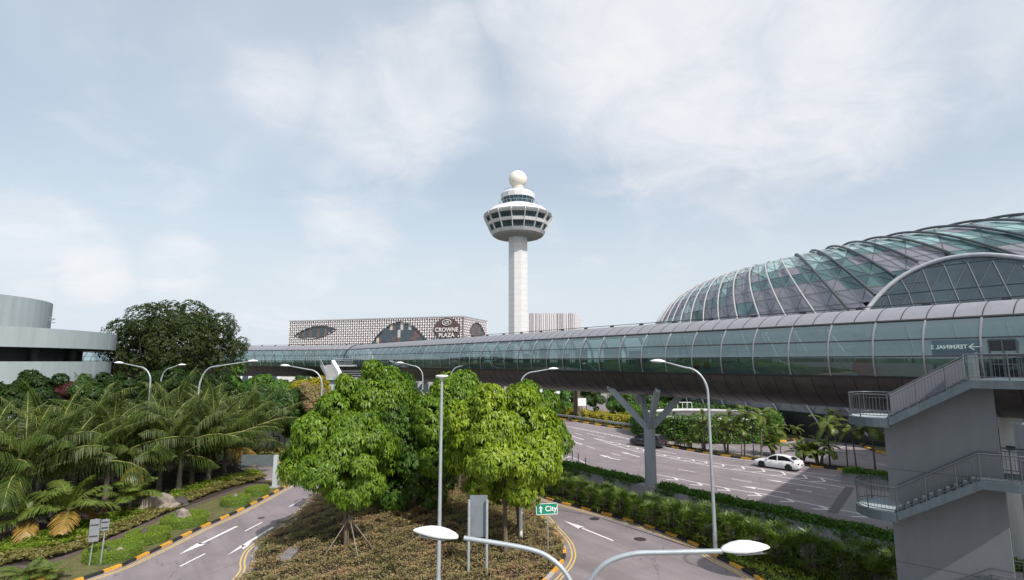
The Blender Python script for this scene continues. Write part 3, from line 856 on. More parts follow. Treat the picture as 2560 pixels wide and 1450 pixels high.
# main road: dashes and arrows, edges
ZA = lambda x, y: (1390 + x * .1586, 960 + y * .1586)
ZB = lambda x, y: (1780 + x * .18, 980 + y * .18)
def pl(f, pts, wd=.13):
    ribbon(wp, GP([f(*p) for p in pts]), wd, Zm)
pl(ZA, [(80, 650), (500, 735), (990, 830), (1200, 885)], .14)
pl(ZA, [(250, 680), (560, 735), (1000, 830), (1300, 900)], .1)
for k in range(8): pl(ZA, [(480 + 110 * k, 735 + 22 * k), (530 + 110 * k, 738 + 22 * k), (560 + 110 * k, 752 + 23 * k)], .1)
pl(ZA, [(300, 775), (405, 805)]); pl(ZA, [(490, 780), (770, 842)]); pl(ZA, [(490, 980), (610, 1018)]); pl(ZA, [(875, 1092), (1018, 1133)])
pl(ZA, [(1930, 1345), (2190, 1390)]); pl(ZA, [(1560, 1040), (1895, 1100)])
for a in range(6): pl(ZA, [(110 + 52 * a, 855 + 17 * a), (145 + 52 * a, 866 + 17 * a)], .45)
arrow(ZA(440, 878), ZA(175, 800), .22, .6, .4); arrow(ZA(1015, 1198), ZA(675, 1115), .22, .7, .42, bend=.25); arrow(ZA(1320, 1150), ZA(1020, 1070), .22, .6, .4)
# central chevron band (two lines with v marks)
c1 = [ZA(590, 852), ZA(1300, 1010), ZA(1500, 1080), ZA(2520, 1250), ZB(0, 990), ZB(560, 1050), ZB(1250, 1150), ZB(1980, 1270)]
c2 = [ZA(590, 852), ZA(1200, 1050), ZA(1500, 1108), ZA(2480, 1300), ZB(20, 1038), ZB(560, 1115), ZB(1200, 1220), ZB(1850, 1330)]
c1 = smooth_path(GP([(590 * .1586 + 1390, 852 * .1586 + 960)] + [c1[1], c1[2], c1[3], c1[5], c1[6], c1[7]]))
c2 = smooth_path(GP([c2[0], c2[1], c2[2], c2[3], c2[5], c2[6], c2[7]]))
ribbon(wp, c1, .13, Zm); ribbon(wp, c2, .13, Zm)
n_ = min(len(c1), len(c2))
r1, r2 = resample(c1, .4), resample(c2, .4)
q1 = [r1[int(t * (len(r1) - 1))] for t in np.linspace(.12, .985, 17)]
for k, a in enumerate(q1[:-1]):
    b = min(r2, key=lambda p: (p - a).length)
    m_ = (a + b) / 2 + U * .9
    a2 = a + U * .15; b2 = min(r2, key=lambda p: (p - (b - U * .15)).length)
    ribbon(wp, [a, m_], .16, Zm + .003); ribbon(wp, [m_, b2], .16, Zm + .006)
# near-edge chevrons
e1 = smooth_path(GP([ZA(1500, 1410), (1683, 1194), (1760, 1210), (1850, 1226), ZB(860, 1445), (2035, 1262), (2150, 1284), (2300, 1312)]))
ribbon(wp, e1, .13, Zm)
for k, p in enumerate(resample(e1, 2.6)[1:14]):
    ribbon(wp, [p, p + U * .9 - NV * .6], .2, Zm + .003); ribbon(wp, [p + U * .9 - NV * .6, p + U * .1 - NV * 1.3], .2, Zm + .006)
pl(ZB, [(1240, 1105), (1720, 1165)]); pl(ZB, [(1070, 1265), (1575, 1340)]); arrow(ZB(1100, 1270), ZB(740, 1215), .18, .5, .6)
arrow(ZB(1085, 1408), ZB(380, 1305), .2, .7, .36); pl(ZB, [(1170, 1350), (1390, 1385)]); pl(ZB, [(270, 1205), (550, 1252)])
pl(ZB, [(1180, 1095), (1240, 1102)], .25)
# branch road beyond the median
pl(ZB, [(0, 700), (340, 783)], .1); pl(ZB, [(0, 790), (350, 832)], .22); pl(ZB, [(930, 730), (1240, 750), (1600, 795), (2340, 880)]); pl(ZB, [(1600, 795), (1760, 775), (1960, 740)])
pl(ZB, [(1620, 815), (2230, 845)]); pl(ZB, [(1820, 800), (2130, 810)]); pl(ZB, [(1900, 775), (2060, 775)]); pl(ZB, [(1500, 910), (1720, 935)]); pl(ZB, [(2280, 995), (2450, 1020)]); pl(ZB, [(1400, 730), (1590, 680)])
pl(ZB, [(20, 665), (420, 690), (980, 715), (1200, 690), (1270, 650), (1220, 615)], .1)
pl(ZA, [(2350, 910), (2520, 925)]); pl(ZA, [(2370, 1005), (2520, 1030)])
pl(ZA, [(1655, 795), (1755, 965)], .14); pl(ZA, [(1710, 800), (1820, 972)], .14)
# chevron box left of the planter
pl(ZA, [(170, 1130), (360, 1195), (515, 1275)]); pl(ZA, [(110, 1175), (385, 1350)]); pl(ZA, [(180, 1200), (300, 1190)]); pl(ZA, [(240, 1248), (420, 1240)]); pl(ZA, [(330, 1298), (480, 1305)]); pl(ZA, [(150, 1165), (210, 1150)]); pl(ZA, [(250, 1365), (380, 1357)])
structure(wp.build('white_road_marking', white_paint)); structure(yp.build('yellow_road_marking', yellow_paint))
# drain grates, joints and covers
gm = MB()
ribbon(gm, GP([ZA(1682, 797), ZA(1788, 968)]), .5, Zm + .002)
ribbon(gm, GP([(2080, 1283), (2125, 1218)]), .7, Zm + .002)
structure(gm.build('drain_grate', mat('grate', (0.09, 0.085, 0.088), .7, var=.3, scale=8)))
pm = MB()
pm.add([tuple(G(x, y) + Vector((0, 0, .003))) for x, y in ((2096, 1288), (2138, 1218), (2260, 1240), (2320, 1330))], [(0, 1, 2, 3)])
structure(pm.build('paved_crossing', mat('brick_paving', (0.22, 0.21, 0.21), .85, var=.25, scale=14)))
for (x, y, r, lb) in ((1600, 1348, .36, 'round dark manhole cover on the right near road beneath the lamp arm'), (1486, 1297, .34, 'worn oval manhole cover near the yellow lines of the right near road'), (653, 1295, .22, 'small round cover in the middle of the left road')):
    p = G(x, y); o = MB().lathe(p, [(0, .012), (r, .012), (r * 1.08, .004)], 20).build('manhole_cover', mat('iron', (0.06, 0.052, 0.05), .6, .3, var=.4, scale=10)); tag(o, lb, 'manhole cover', 'manhole covers')

# ------------------------------------------------------------------ ELEVATED WALKWAY
ZC, HH, HW = 11.18, 2.98, 3.2
def sect(t, k=0.0):
    return (HW + k) * math.cos(t), ZC + (HH + k) * math.sin(t)
def path_frame(i, fr): return fr[i]
# frames: (point, across-direction) ; far camera side is -across
def walkway(name, label, A, B, bay, t_top, t_bot, trans, group=None, extra=None, phase=0.0):
    A = Vector(A); B = Vector(B)
    d = (B - A); Ln = d.length; d.normalize()
    ac = Vector((-d.y, d.x, 0))
    if ac.y < 0: ac = -ac          # across, away from the camera
    e = empty(name, A, label, 'walkway', group)
    def P(s, t, k=0):
        c, z = sect(t, k)
        return A + d * s - ac * c + Vector((0, 0, z))
    nb = int(Ln / bay)
    xs = [phase + bay * i for i in range(nb + 1) if phase + bay * i <= Ln]
    def shell(mb, s0, s1, t0, t1, n, k=0, mi=0):
        vs = []
        for i in range(n + 1):
            t = t0 + (t1 - t0) * i / n
            vs += [P(s0, t, k), P(s1, t, k)]
        mb.add(vs, [(2 * i, 2 * i + 1, 2 * i + 3, 2 * i + 2) for i in range(n)], mi, True)
    def band(mb, s, wd, t0, t1, n, k0, k1, mi=0):
        vs = []
        for i in range(n + 1):
            t = t0 + (t1 - t0) * i / n
            vs += [P(s - wd / 2, t, k0), P(s - wd / 2, t, k1), P(s + wd / 2, t, k1), P(s + wd / 2, t, k0)]
        fs = []
        for i in range(n):
            b = 4 * i
            for j in range(3): fs.append((b + j, b + j + 1, b + 4 + j + 1, b + 4 + j))
        mb.add(vs, fs, mi)
    def rail(mb, t, wd, k, s0=0, s1=None, mi=0):
        s1 = s1 or Ln
        dt = wd / HH / 2
        vs = [P(s0, t - dt, .0), P(s0, t - dt, k), P(s0, t + dt, k), P(s0, t + dt, .0), P(s1, t - dt, .0), P(s1, t - dt, k), P(s1, t + dt, k), P(s1, t + dt, .0)]
        mb.add(vs, [(0, 1, 5, 4), (1, 2, 6, 5), (2, 3, 7, 6)], mi)
    pi = math.pi
    mb = MB(); hb = bay / 2
    sx_ = [phase - bay + hb * i for i in range(2 * nb + 6)]
    sx_ = [0] + [x for x in sx_ if .2 < x < Ln - .2] + [Ln]
    for a, b in zip(sx_[:-1], sx_[1:]):
        shell(mb, a + .012, b - .012, t_top, pi - t_top, 14)
    mb.build('roof', roofmetal, e)
    mb = MB()
    for x in sx_: band(mb, x, .045, t_top, pi - t_top, 14, -.05, .012)
    mb.build('roof_seam', seam, e)
    mb = MB()
    for a, b in zip(sx_[:-1], sx_[1:]):
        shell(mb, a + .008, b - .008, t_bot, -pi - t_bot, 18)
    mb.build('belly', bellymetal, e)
    mb = MB()
    for x in sx_: band(mb, x, .06, t_bot, -pi - t_bot, 18, -.05, .012)
    mb.build('belly_seam', seam, e)
    gx = [0] + [x for x in xs if .3 < x < Ln - .3] + [Ln]
    rows = [t_bot] + trans + [t_top]
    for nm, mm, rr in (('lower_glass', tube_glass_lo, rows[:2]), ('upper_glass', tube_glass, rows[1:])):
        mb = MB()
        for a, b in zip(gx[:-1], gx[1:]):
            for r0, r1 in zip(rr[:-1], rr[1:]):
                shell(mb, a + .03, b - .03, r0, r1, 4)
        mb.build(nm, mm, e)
    mb = MB()
    for a, b in zip(gx[:-1], gx[1:]):
        for r0, r1 in zip(rows[:-1], rows[1:]):
            shell(mb, a + .03, b - .03, pi - r0, pi - r1, 3)
    mb.build('back_glass', tube_glass, e)
    for x in xs:
        mb = MB(); band(mb, x, .075, t_bot, t_top, 10, -.18, .04); mb.build('ring_frame', ringmetal, e)
        mb = MB(); band(mb, x, .12, pi - t_top, pi - t_bot, 8, -.22, .02); mb.build('back_frame', ringmetal, e)
    mb = MB()
    for t in trans: rail(mb, t, .05, .03)
    rail(mb, t_top, .10, .05); rail(mb, t_bot, .12, .05)
    for t in trans: rail(mb, pi - t, .05, -.03)
    mb.build('transom', seam, e)
    # inside: floor, moving-walk sides, soffit
    mb = MB(); c = A + d * Ln / 2
    rz = math.atan2(d.y, d.x)
    mb.box(c + Vector((0, 0, ZC - 1.15)), (Ln, 5.4, .12), rz)
    mb.build('floor', floorm, e)
    mb = MB()
    for o_ in (-1.5, -.3, .9): mb.box(c + ac * o_ + Vector((0, 0, ZC - .65)), (Ln * .96, .08, .85), rz)
    mb.build('moving_walk_side', innerm, e)
    mb = MB(); mb.box(c + Vector((0, 0, ZC + 2.25)), (Ln, 2.6, .08), rz)
    mb.build('ceiling', innerm, e)
    # cable rail on the roof
    mb = MB(); mb.tube([P(.2, pi / 2, .16), P(Ln - .2, pi / 2, .16)], .03, 6)
    for i in range(int(Ln / 3.4)): mb.box(P(1 + 3.4 * i, pi / 2, .07), (.4, .1, .2), rz)
    mb.build('roof_rail', darkmetal, e)
    return e, P, d, ac
tt = math.asin(2.05 / HH); tb = math.asin(-1.0 / HH)
trn = [math.asin(.12 / HH), math.asin(1.0 / HH)]
A1 = P0 + U * (-66.0); B1 = P0 + U * 40
wk, WP, wd_, wac = walkway('elevated_walkway', 'long glazed tubular footbridge with grey metal roof and dark belly crossing the picture', A1, B1, 2.3, tt, tb, trn, phase=1.42)
A2 = Vector((-102, 126.5, 0)); B2 = P0 + U * (-66.3)
wk2, WP2, _, _ = walkway('walkway_wing', 'far left wing of the glazed footbridge turning behind the dark tree', A2, B2, 2.6, tt, tb, trn, phase=1.3)
# junction collar
mb = MB()
jc = P0 + U * (-66.2)
for k in (0,):
    pts = []
    for i in range(28):
        t = i / 28 * 2 * math.pi; c_, z_ = sect(t, .06)
        pts.append((t, c_, z_))
    vs = []
    for off in (-.8, .9):
        for (t, c_, z_) in pts: vs.append(jc + U * off - NV * c_ * (1 if off > 0 else 1) + Vector((0, 0, z_)))
    n = 28
    mb.add(vs, [(i, (i + 1) % n, n + (i + 1) % n, n + i) for i in range(n)], 0, True)
mb.build('junction_collar', darkmetal, wk)
# entrance door at the right end where the stair meets the bridge, wayfinding film with the mirrored writing
def s_at(px, face=33.6):          # s along the near face seen at pixel column px
    t = (px - 1280) / F
    dd = face / (.8 * t + .6)
    return (Vector((t * dd, dd, 0)) - P0).dot(U)
sd0, sd1 = s_at(2466), s_at(2536)
mb = MB()
face = lambda s, z, k=0.0: P0 + U * s - NV * (HW * math.cos(math.asin(max(-1, min(1, (z - ZC) / HH)))) + k) + Vector((0, 0, z))
mb.quad(face(sd0, 10.1, .14), face(sd1, 10.1, .14), face(sd1, 12.05, .14), face(sd0, 12.05, .14))
mb.build('door', mat('door_dark', (0.02, 0.024, 0.026), .15, var=.3), wk)
mb = MB()
for s_ in (sd0, (sd0 + sd1) / 2, sd1): mb.beam(face(s_, 10.1, .17), face(s_, 12.05, .17), .07)
mb.beam(face(sd0, 12.05, .17), face(sd1, 12.05, .17), .08); mb.beam(face(sd0, 10.9, .17), face(sd1, 10.9, .17), .05)
mb.build('door_frame', railsteel, wk)
film = mat('sign_film', (0.055, 0.09, 0.115), .3, var=.06); filmw = mat('sign_letter', (0.72, 0.85, 0.82), .5, var=.03)
sA, sB = s_at(2318), s_at(2452)
mb = MB()
for i in range(3):
    z0, z1 = 11.34 + i * .25, 11.34 + (i + 1) * .25
    mb.quad(face(sA + .08, z0, .015), face(sB - .08, z0, .015), face(sB - .08, z1, .015), face(sA + .08, z1, .015))
flm = mb.build('direction_sign', film, wk)
tz = 11.74
pc = face((sA + sB) / 2 - .28, tz, .05)
q = Matrix((U, Vector((0, 0, 1)), -NV)).transposed().to_4x4()   # x along U, y up, z out to the camera
M = Matrix.Translation(pc) @ q @ Matrix.Scale(-1, 4, (1, 0, 0))
me = text_mesh('TERMINAL 2', .27, M, .004, .008)
link('sign_lettering', me, filmw, flm)
ac0 = face(sB - .34, tz, .05)
mb = MB()
def lp(x, y): return ac0 + U * x + Vector((0, 0, y))
mb.beam(lp(-.18, 0), lp(.2, 0), .02, .045); mb.beam(lp(-.2, 0), lp(.0, .15), .02, .045); mb.beam(lp(-.2, 0), lp(.0, -.15), .02, .045)
mb.build('arrow_mark', filmw, flm)
# red roundels, pale partitions and posters inside
pr_ = random.Random(5)
for k in range(26):
    s_ = -60 + k * 3.05 + pr_.uniform(-.6, .6)
    if s_ > 19: break
    cl_ = pr_.choice(((0.62, 0.60, 0.42), (0.6, 0.6, 0.58), (0.35, 0.40, 0.40), (0.5, 0.55, 0.5)))
    nm_ = 'panel_' + str(int(cl_[0] * 100))
    h_ = pr_.uniform(1.2, 2.4)
    MB().box(SN(s_, 37.6, ZC - 1.0 + h_ / 2), (pr_.uniform(.8, 2.2), .12, h_), math.atan2(U.y, U.x)).build('partition', mat(nm_, cl_, .6), wk)
redm = mat('roundel_red', (0.45, 0.03, 0.04), .5)
for px, z_, r_ in ((1736, 10.75, .26), (1762, 10.75, .26), (1600, 10.8, .22), (1500, 10.8, .22), (2146, 10.7, .5), (2130, 11.75, .1)):
    c_ = SN(s_at(px, 34.4), 34.4, z_)
    pts_ = [c_ + U * r_ * math.cos(a) + Vector((0, 0, r_ * math.sin(a))) for a in np.linspace(0, 2 * math.pi, 21)[:-1]]
    mb = MB(); mb.add(pts_ + [p + NV * .04 for p in pts_], [tuple(range(20)), tuple(range(39, 19, -1))] + [(i, (i + 1) % 20, 20 + (i + 1) % 20, 20 + i) for i in range(20)]); mb.build('red_roundel', redm, wk)
# interior light strips seen through the glass
for i, px in enumerate((1660, 1780, 1870, 1925, 1995, 2070, 2140)):
    s_ = s_at(px)
    MB().beam(SN(s_, 36.0, 12.9), SN(s_ + 1.4, 35.2, 11.6), .05).build('light_strip', mat('strip_white', (0.8, 0.8, 0.75), .4, var=.02), wk)

# forked columns under the bridge
def fork_column(base, label, arms, hz=5.45, r=.5, zt=8.35):
    e = empty('forked_column', base, label, 'column', 'columns carrying the footbridge')
    mb = MB(); b = Vector(base)
    oct_ = [(r * 1.02, -.1), (r, 0), (r * .93, hz - .25)]
    mb.lathe(b, oct_, 12, smooth=False); mb.lathe(b, [(r * .95, hz - .25), (r * .95, hz - .1), (r * .8, hz), (0, hz)], 12, smooth=False)
    mb.build('shaft', colpaint, e)
    for (du, dn, th) in arms:
        mb = MB()
        a = b + Vector((0, 0, hz - .35)); c = b + U * du + NV * dn + Vector((0, 0, zt + .3))
        dirh = (U * du + NV * dn).normalized(); sd = Vector((-dirh.y, dirh.x, 0)) * .19
        a = a + dirh * .15
        kk = .42
        vs = [a - sd, a + sd, a + sd + Vector((0, 0, .72)), a - sd + Vector((0, 0, .72)), c - sd - dirh * 0, c + sd, c + sd + Vector((0, 0, .35)) - dirh * kk, c - sd + Vector((0, 0, .35)) - dirh * kk]
        mb.add(vs, [(0, 1, 5, 4), (1, 2, 6, 5), (2, 3, 7, 6), (3, 0, 4, 7), (4, 5, 6, 7), (0, 3, 2, 1)])
        mb.add([c - sd, c + sd, c + sd + Vector((0, 0, .9)), c - sd + Vector((0, 0, .9)), c - sd - dirh * kk, c + sd - dirh * kk, c + sd - dirh * kk + Vector((0, 0, .9)), c - sd - dirh * kk + Vector((0, 0, .9))],
               [(0, 1, 2, 3), (4, 5, 6, 7), (0, 4, 7, 3), (1, 5, 6, 2), (3, 2, 6, 7), (0, 1, 5, 4)])
        fixn(mb.build('arm', colpaint, e))
    return e
arms = [(-2.7, -2.1, 0), (2.7, -2.1, 0), (-2.7, 2.1, 0), (2.7, 2.1, 0)]
fork_column(SN(0, 36.9), 'grey forked concrete column with four arms beside the dark van', arms)
fork_column(SN(-45, 36.9), 'grey forked footbridge column behind the roundabout trees', arms)
e_ = empty('round_column', SN(22.7, 38.2), 'round white concrete column just right of the stair under the footbridge', 'column', 'columns carrying the footbridge')
MB().lathe(SN(22.7, 38.2), [(.5, -.2), (.5, 8.9)], 20).build('shaft', mat('white_column', (0.56, 0.55, 0.54), .6, var=.06, streak=(1, 1, .2)), e_)
MB().box(SN(22.7, 38.2) - NV * .62 + Vector((0, 0, 6.6)), (.32, .3, .18), -.9).build('spotlight', black, e_)
e_ = empty('round_column', SN(24.6, 31.4), 'thick grey round column at the lower right edge beside the stair wall', 'column', 'columns carrying the footbridge')
MB().lathe(SN(24.6, 31.4), [(.55, -.2), (.55, 8.4)], 24).build('shaft', colpaint, e_)
mb = MB()
p = Vector((-58, 110, 0))
e_ = empty('strut_frame', p, 'diagonal grey struts under the far left wing of the footbridge', 'support frame')
for k in (-1, 1):
    mb.beam(p + Vector((0, 0, 0)), p + Vector((5 * k, 2, 8.6)), .5)
mb.build('strut', colpaint, e_)

# ------------------------------------------------------------------ CONTROL TOWER
TX, TY = D(1295, 700, 188).x, 188.0
def tz(py): return D(1295, py, TY).z
K = 188.0 / F / math.cos(PITCH) * 1.0
tw = empty('control_tower', (TX, TY, 0), 'tall white airport control tower with faceted pod and round radome on top', 'control tower')
def ring(r, z, n=16, a0=math.pi / 16):
    if r > 7.3: r *= 1.055
    return [(TX + r * math.cos(a0 + 2 * math.pi * k / n), TY + r * math.sin(a0 + 2 * math.pi * k / n), z) for k in range(n)]
def band_(mb, r0, z0, r1, z1, n=16, mi=0):
    a, b = ring(r0, z0, n), ring(r1, z1, n)
    mb.add(a + b, [(i, (i + 1) % n, n + (i + 1) % n, n + i) for i in range(n)], mi)
def cap_(mb, r, z, n=16, mi=0): mb.add(ring(r, z, n), [tuple(range(n))], mi)
mb = MB()
sh = 3.55
hx = [(TX + sh * math.cos(a) * 1.0, TY + sh * math.sin(a), 0) for a in [R(x) for x in (-112, -72, -20, 20, 70, 110, 160, 200)]]
mb.prism(hx, -.1, tz(592))
fixn(mb.build('shaft', mat('tower_shaft', (0.60, 0.60, 0.605), .75, var=.05, scale=.25, streak=(1, 1, 3)), tw))
mb = MB()
for i in range(34):
    z = 4 + i * 1.9
    mb.prism([(TX + (p[0] - TX) * 1.004, TY + (p[1] - TY) * 1.004) for p in hx], z, z + .05)
mb.build('shaft_joint', mat('joint', (0.42, 0.42, 0.42), .9), tw)
zb0, zb1, zm1, zm2, zt1 = tz(600), tz(583), tz(562), tz(543), tz(522)
rB, rL, rM, rT = 8.3, 9.2, 10.4, 12.0
def tf(py, r): return H + (tz(py) - H) * (TY - r) / TY
zz1 = [tz(597) - .6, tf(574, 8.9), tf(565, 9.5), tf(548.5, 10.35), tf(540, 10.75), tf(525, 11.6) - .2, tf(521, 12), tf(505, 9)]
pod = MB()
band_(pod, 3.4, zz1[1] - .9, 8.0, zz1[1] - .55); band_(pod, 8.0, zz1[1] - .55, 8.75, zz1[1]); cap_(pod, 8.6, zz1[1])
pod.build('pod_underside', mat('pod_soffit', (0.34, 0.31, 0.32), .8, var=.08), tw)
pod = MB()
band_(pod, 8.75, zz1[1], 9.5, zz1[2]); band_(pod, 9.5, zz1[2], 9.0, zz1[2])
band_(pod, 10.35, zz1[3], 10.75, zz1[4]); band_(pod, 10.75, zz1[4], 9.2, zz1[4]); band_(pod, 10.35, zz1[3], 9.0, zz1[3] + .1)
band_(pod, 11.55, zz1[5] + .2, 12.0, zz1[6]); band_(pod, 11.55, zz1[5] + .2, 9.4, zz1[5] + .2); band_(pod, 12.0, zz1[6], 11.7, zz1[6] + .05)
band_(pod, 11.2, zz1[6] + .2, 11.8, zz1[6] + .8); band_(pod, 11.8, zz1[6] + .7, 9.2, zz1[7] - .2); band_(pod, 9.2, zz1[7] - .2, 6.0, zz1[7] - .3)
pod.build('pod_ring', conc_white, tw)
fin = MB()
for k in range(16):
    a = math.pi / 16 + 2 * math.pi * k / 16
    dx, dy = math.cos(a), math.sin(a); px_, py_ = -dy * .11, dx * .11
    dx *= 1.055; dy *= 1.055
    def q_(r, z, s): return (TX + dx * r + px_ * s, TY + dy * r + py_ * s, z)
    prof = [(7.6, zz1[2] - .2), (9.5, zz1[2]), (12.0, zz1[6]), (11.8, zz1[6] + .8), (7.6, zz1[6] + .8)]
    vs = [q_(r, z, -1) for r, z in prof] + [q_(r, z, 1) for r, z in prof]
    fin.add(vs, [(0, 1, 2, 3, 4), (5, 6, 7, 8, 9)] + [(i, (i + 1) % 5, 5 + (i + 1) % 5, 5 + i) for i in range(5)])
fixn(fin.build('pod_fin', conc_white, tw))
tglass = mat('tower_glass', (0.03, 0.075, 0.095), .08, var=.35, scale=.5, spec=1.0)
wd = MB(); band_(wd, 8.9, zz1[2], 9.7, zz1[3] + .1); band_(wd, 10.0, zz1[4] - .1, 11.0, zz1[5] + .3)
wd.build('pod_window', tglass, tw)
wd = MB()
for k in range(64):
    a = math.pi / 16 + 2 * math.pi * (k + .5) / 64; dx, dy = math.cos(a), math.sin(a)
    wd.beam((TX + dx * 9.45, TY + dy * 9.45, zz1[2]), (TX + dx * 10.25, TY + dy * 10.25, zz1[3]), .1)
    wd.beam((TX + dx * 10.6, TY + dy * 10.6, zz1[4]), (TX + dx * 11.6, TY + dy * 11.6, zz1[5] + .2), .1)
for (r, z) in ((9.5, (zz1[2] * .35 + zz1[3] * .65)), (10.7, zz1[4] * .35 + zz1[5] * .65)):
    for k in range(16):
        a, b = ring(r, z)[k], ring(r, z)[(k + 1) % 16]; wd.beam(a, b, .08)
wd.build('window_mullion', darkmetal, tw)
cab = MB()
c0, c1_, c2_, c3_ = zz1[7] - .2, tf(508, 5), tf(486, 6.1), tf(474, 6) + .4
band_(cab, 6.6, c0 + .3, 6.3, c1_ + .4); cap_(cab, 6.3, c1_ + .4)
band_(cab, 6.2, c2_, 6.35, c3_ - .5); band_(cab, 6.35, c3_ - .5, 5.4, c3_ + .3); cap_(cab, 5.4, c3_ + .3); band_(cab, 6.2, c2_, 5.0, c2_)
cab.build('cab_ring', conc_white, tw)
wd = MB(); band_(wd, 5.1, c1_ + .2, 6.05, c2_); wd.build('cab_window', tglass, tw)
wd = MB()
for k in range(24):
    a = 2 * math.pi * k / 24; dx, dy = math.cos(a), math.sin(a)
    wd.beam((TX + dx * 5.15, TY + dy * 5.15, c1_ + .3), (TX + dx * 6.1, TY + dy * 6.1, c2_), .13)
wd.build('cab_mullion', mat('mullion', (0.25, 0.27, 0.3), .5), tw)
rl = MB()
for z in (c1_ + 1.2, c3_ + 1.1):
    rr = 7.2 if z < c2_ else 5.0
    rl.tube(ring(rr, z, 24) + [ring(rr, z, 24)[0]], .05, 5)
    for p_ in ring(rr, z, 24): rl.tube([(p_[0], p_[1], z - 1.1), p_], .05, 5)
rl.build('gallery_rail', steel, tw)
mb = MB(); zr = tz(449)
mb.lathe((TX, TY, 0), [(2.1, c3_ + .2), (2.1, zr - 2.2)], 20); mb.build('radome_neck', mat('neck', (0.6, 0.56, 0.48), .7), tw)
bm = bmesh.new(); bmesh.ops.create_icosphere(bm, subdivisions=3, radius=3.35, matrix=Matrix.Translation((TX, TY, zr)))
me = bpy.data.meshes.new('radome'); bm.to_mesh(me); bm.free()
link('radome', me, mat('radome_panel', (0.70, 0.66, 0.58), .6, var=.07, scale=.35), tw)
for k, (dx, dy, h) in enumerate(((5.1, -1, 3.0), (-4.9, -1.4, 1.8), (3.4, -3.5, 2.2), (4.4, -2.6, 1.5), (-3.2, -3.6, 1.4), (5.4, 0, 2.0))):
    mb = MB(); mb.tube([(TX + dx, TY + dy, c3_ + .1), (TX + dx, TY + dy, c3_ + h)], .05, 5); mb.build('antenna', steel, tw)
for k in (-1, 1):
    mb = MB()
    for j in range(4): mb.beam((TX + k * 6.2, TY - 2.4 - .2 * j, c1_ + .1 + .35 * j), (TX + k * (7.6 - .2 * j), TY - 2.9, c1_ + .1 + .35 * j), .14)
    mb.tube([(TX + k * 6.7, TY - 2.7, c1_ - .6), (TX + k * 6.7, TY - 2.7, c1_ + 1.7)], .08, 5)
    mb.build('equipment_mount', steel, tw)

# ------------------------------------------------------------------ PATTERNED HOTEL
HA = D(724, 803, 262); HB = D(1157, 790, 234); HC = D(1217, 804, 262)
ztop = (HA.z + HB.z) / 2
ht = empty('patterned_hotel', (HA.x, HA.y, 0), 'wide white latticed hotel block with leaf-shaped window openings left of the tower', 'building')
A_, B_, C_ = Vector((HA.x, HA.y, 0)), Vector((HB.x, HB.y, 0)), Vector((HC.x, HC.y, 0))
D_ = A_ + (C_ - B_)
hmwall = mat('hotel_wall', (0.20, 0.165, 0.175), .8, var=.25, scale=.6)
fixn(MB().prism([A_, B_, C_, D_], -.1, ztop - .25).build('wall', hmwall, ht))
screen = mat('lattice_white', (0.80, 0.755, 0.775), .7, var=.06, scale=.3)
def uvw(A, B, fr_out):
    d = (B - A); L = d.length; d.normalize(); n = Vector((d.y, -d.x, 0))
    if n.dot(Vector((0, -1, 0))) < 0 and fr_out: n = -n
    return d, L, n
def lens(u, z, cu, cz, hw, hh, tilt=0.0):
    du = (u - cu) / hw; dz = z - cz - tilt * (u - cu)
    return abs(du) < 1 and abs(dz) < hh * (1 - du * du)
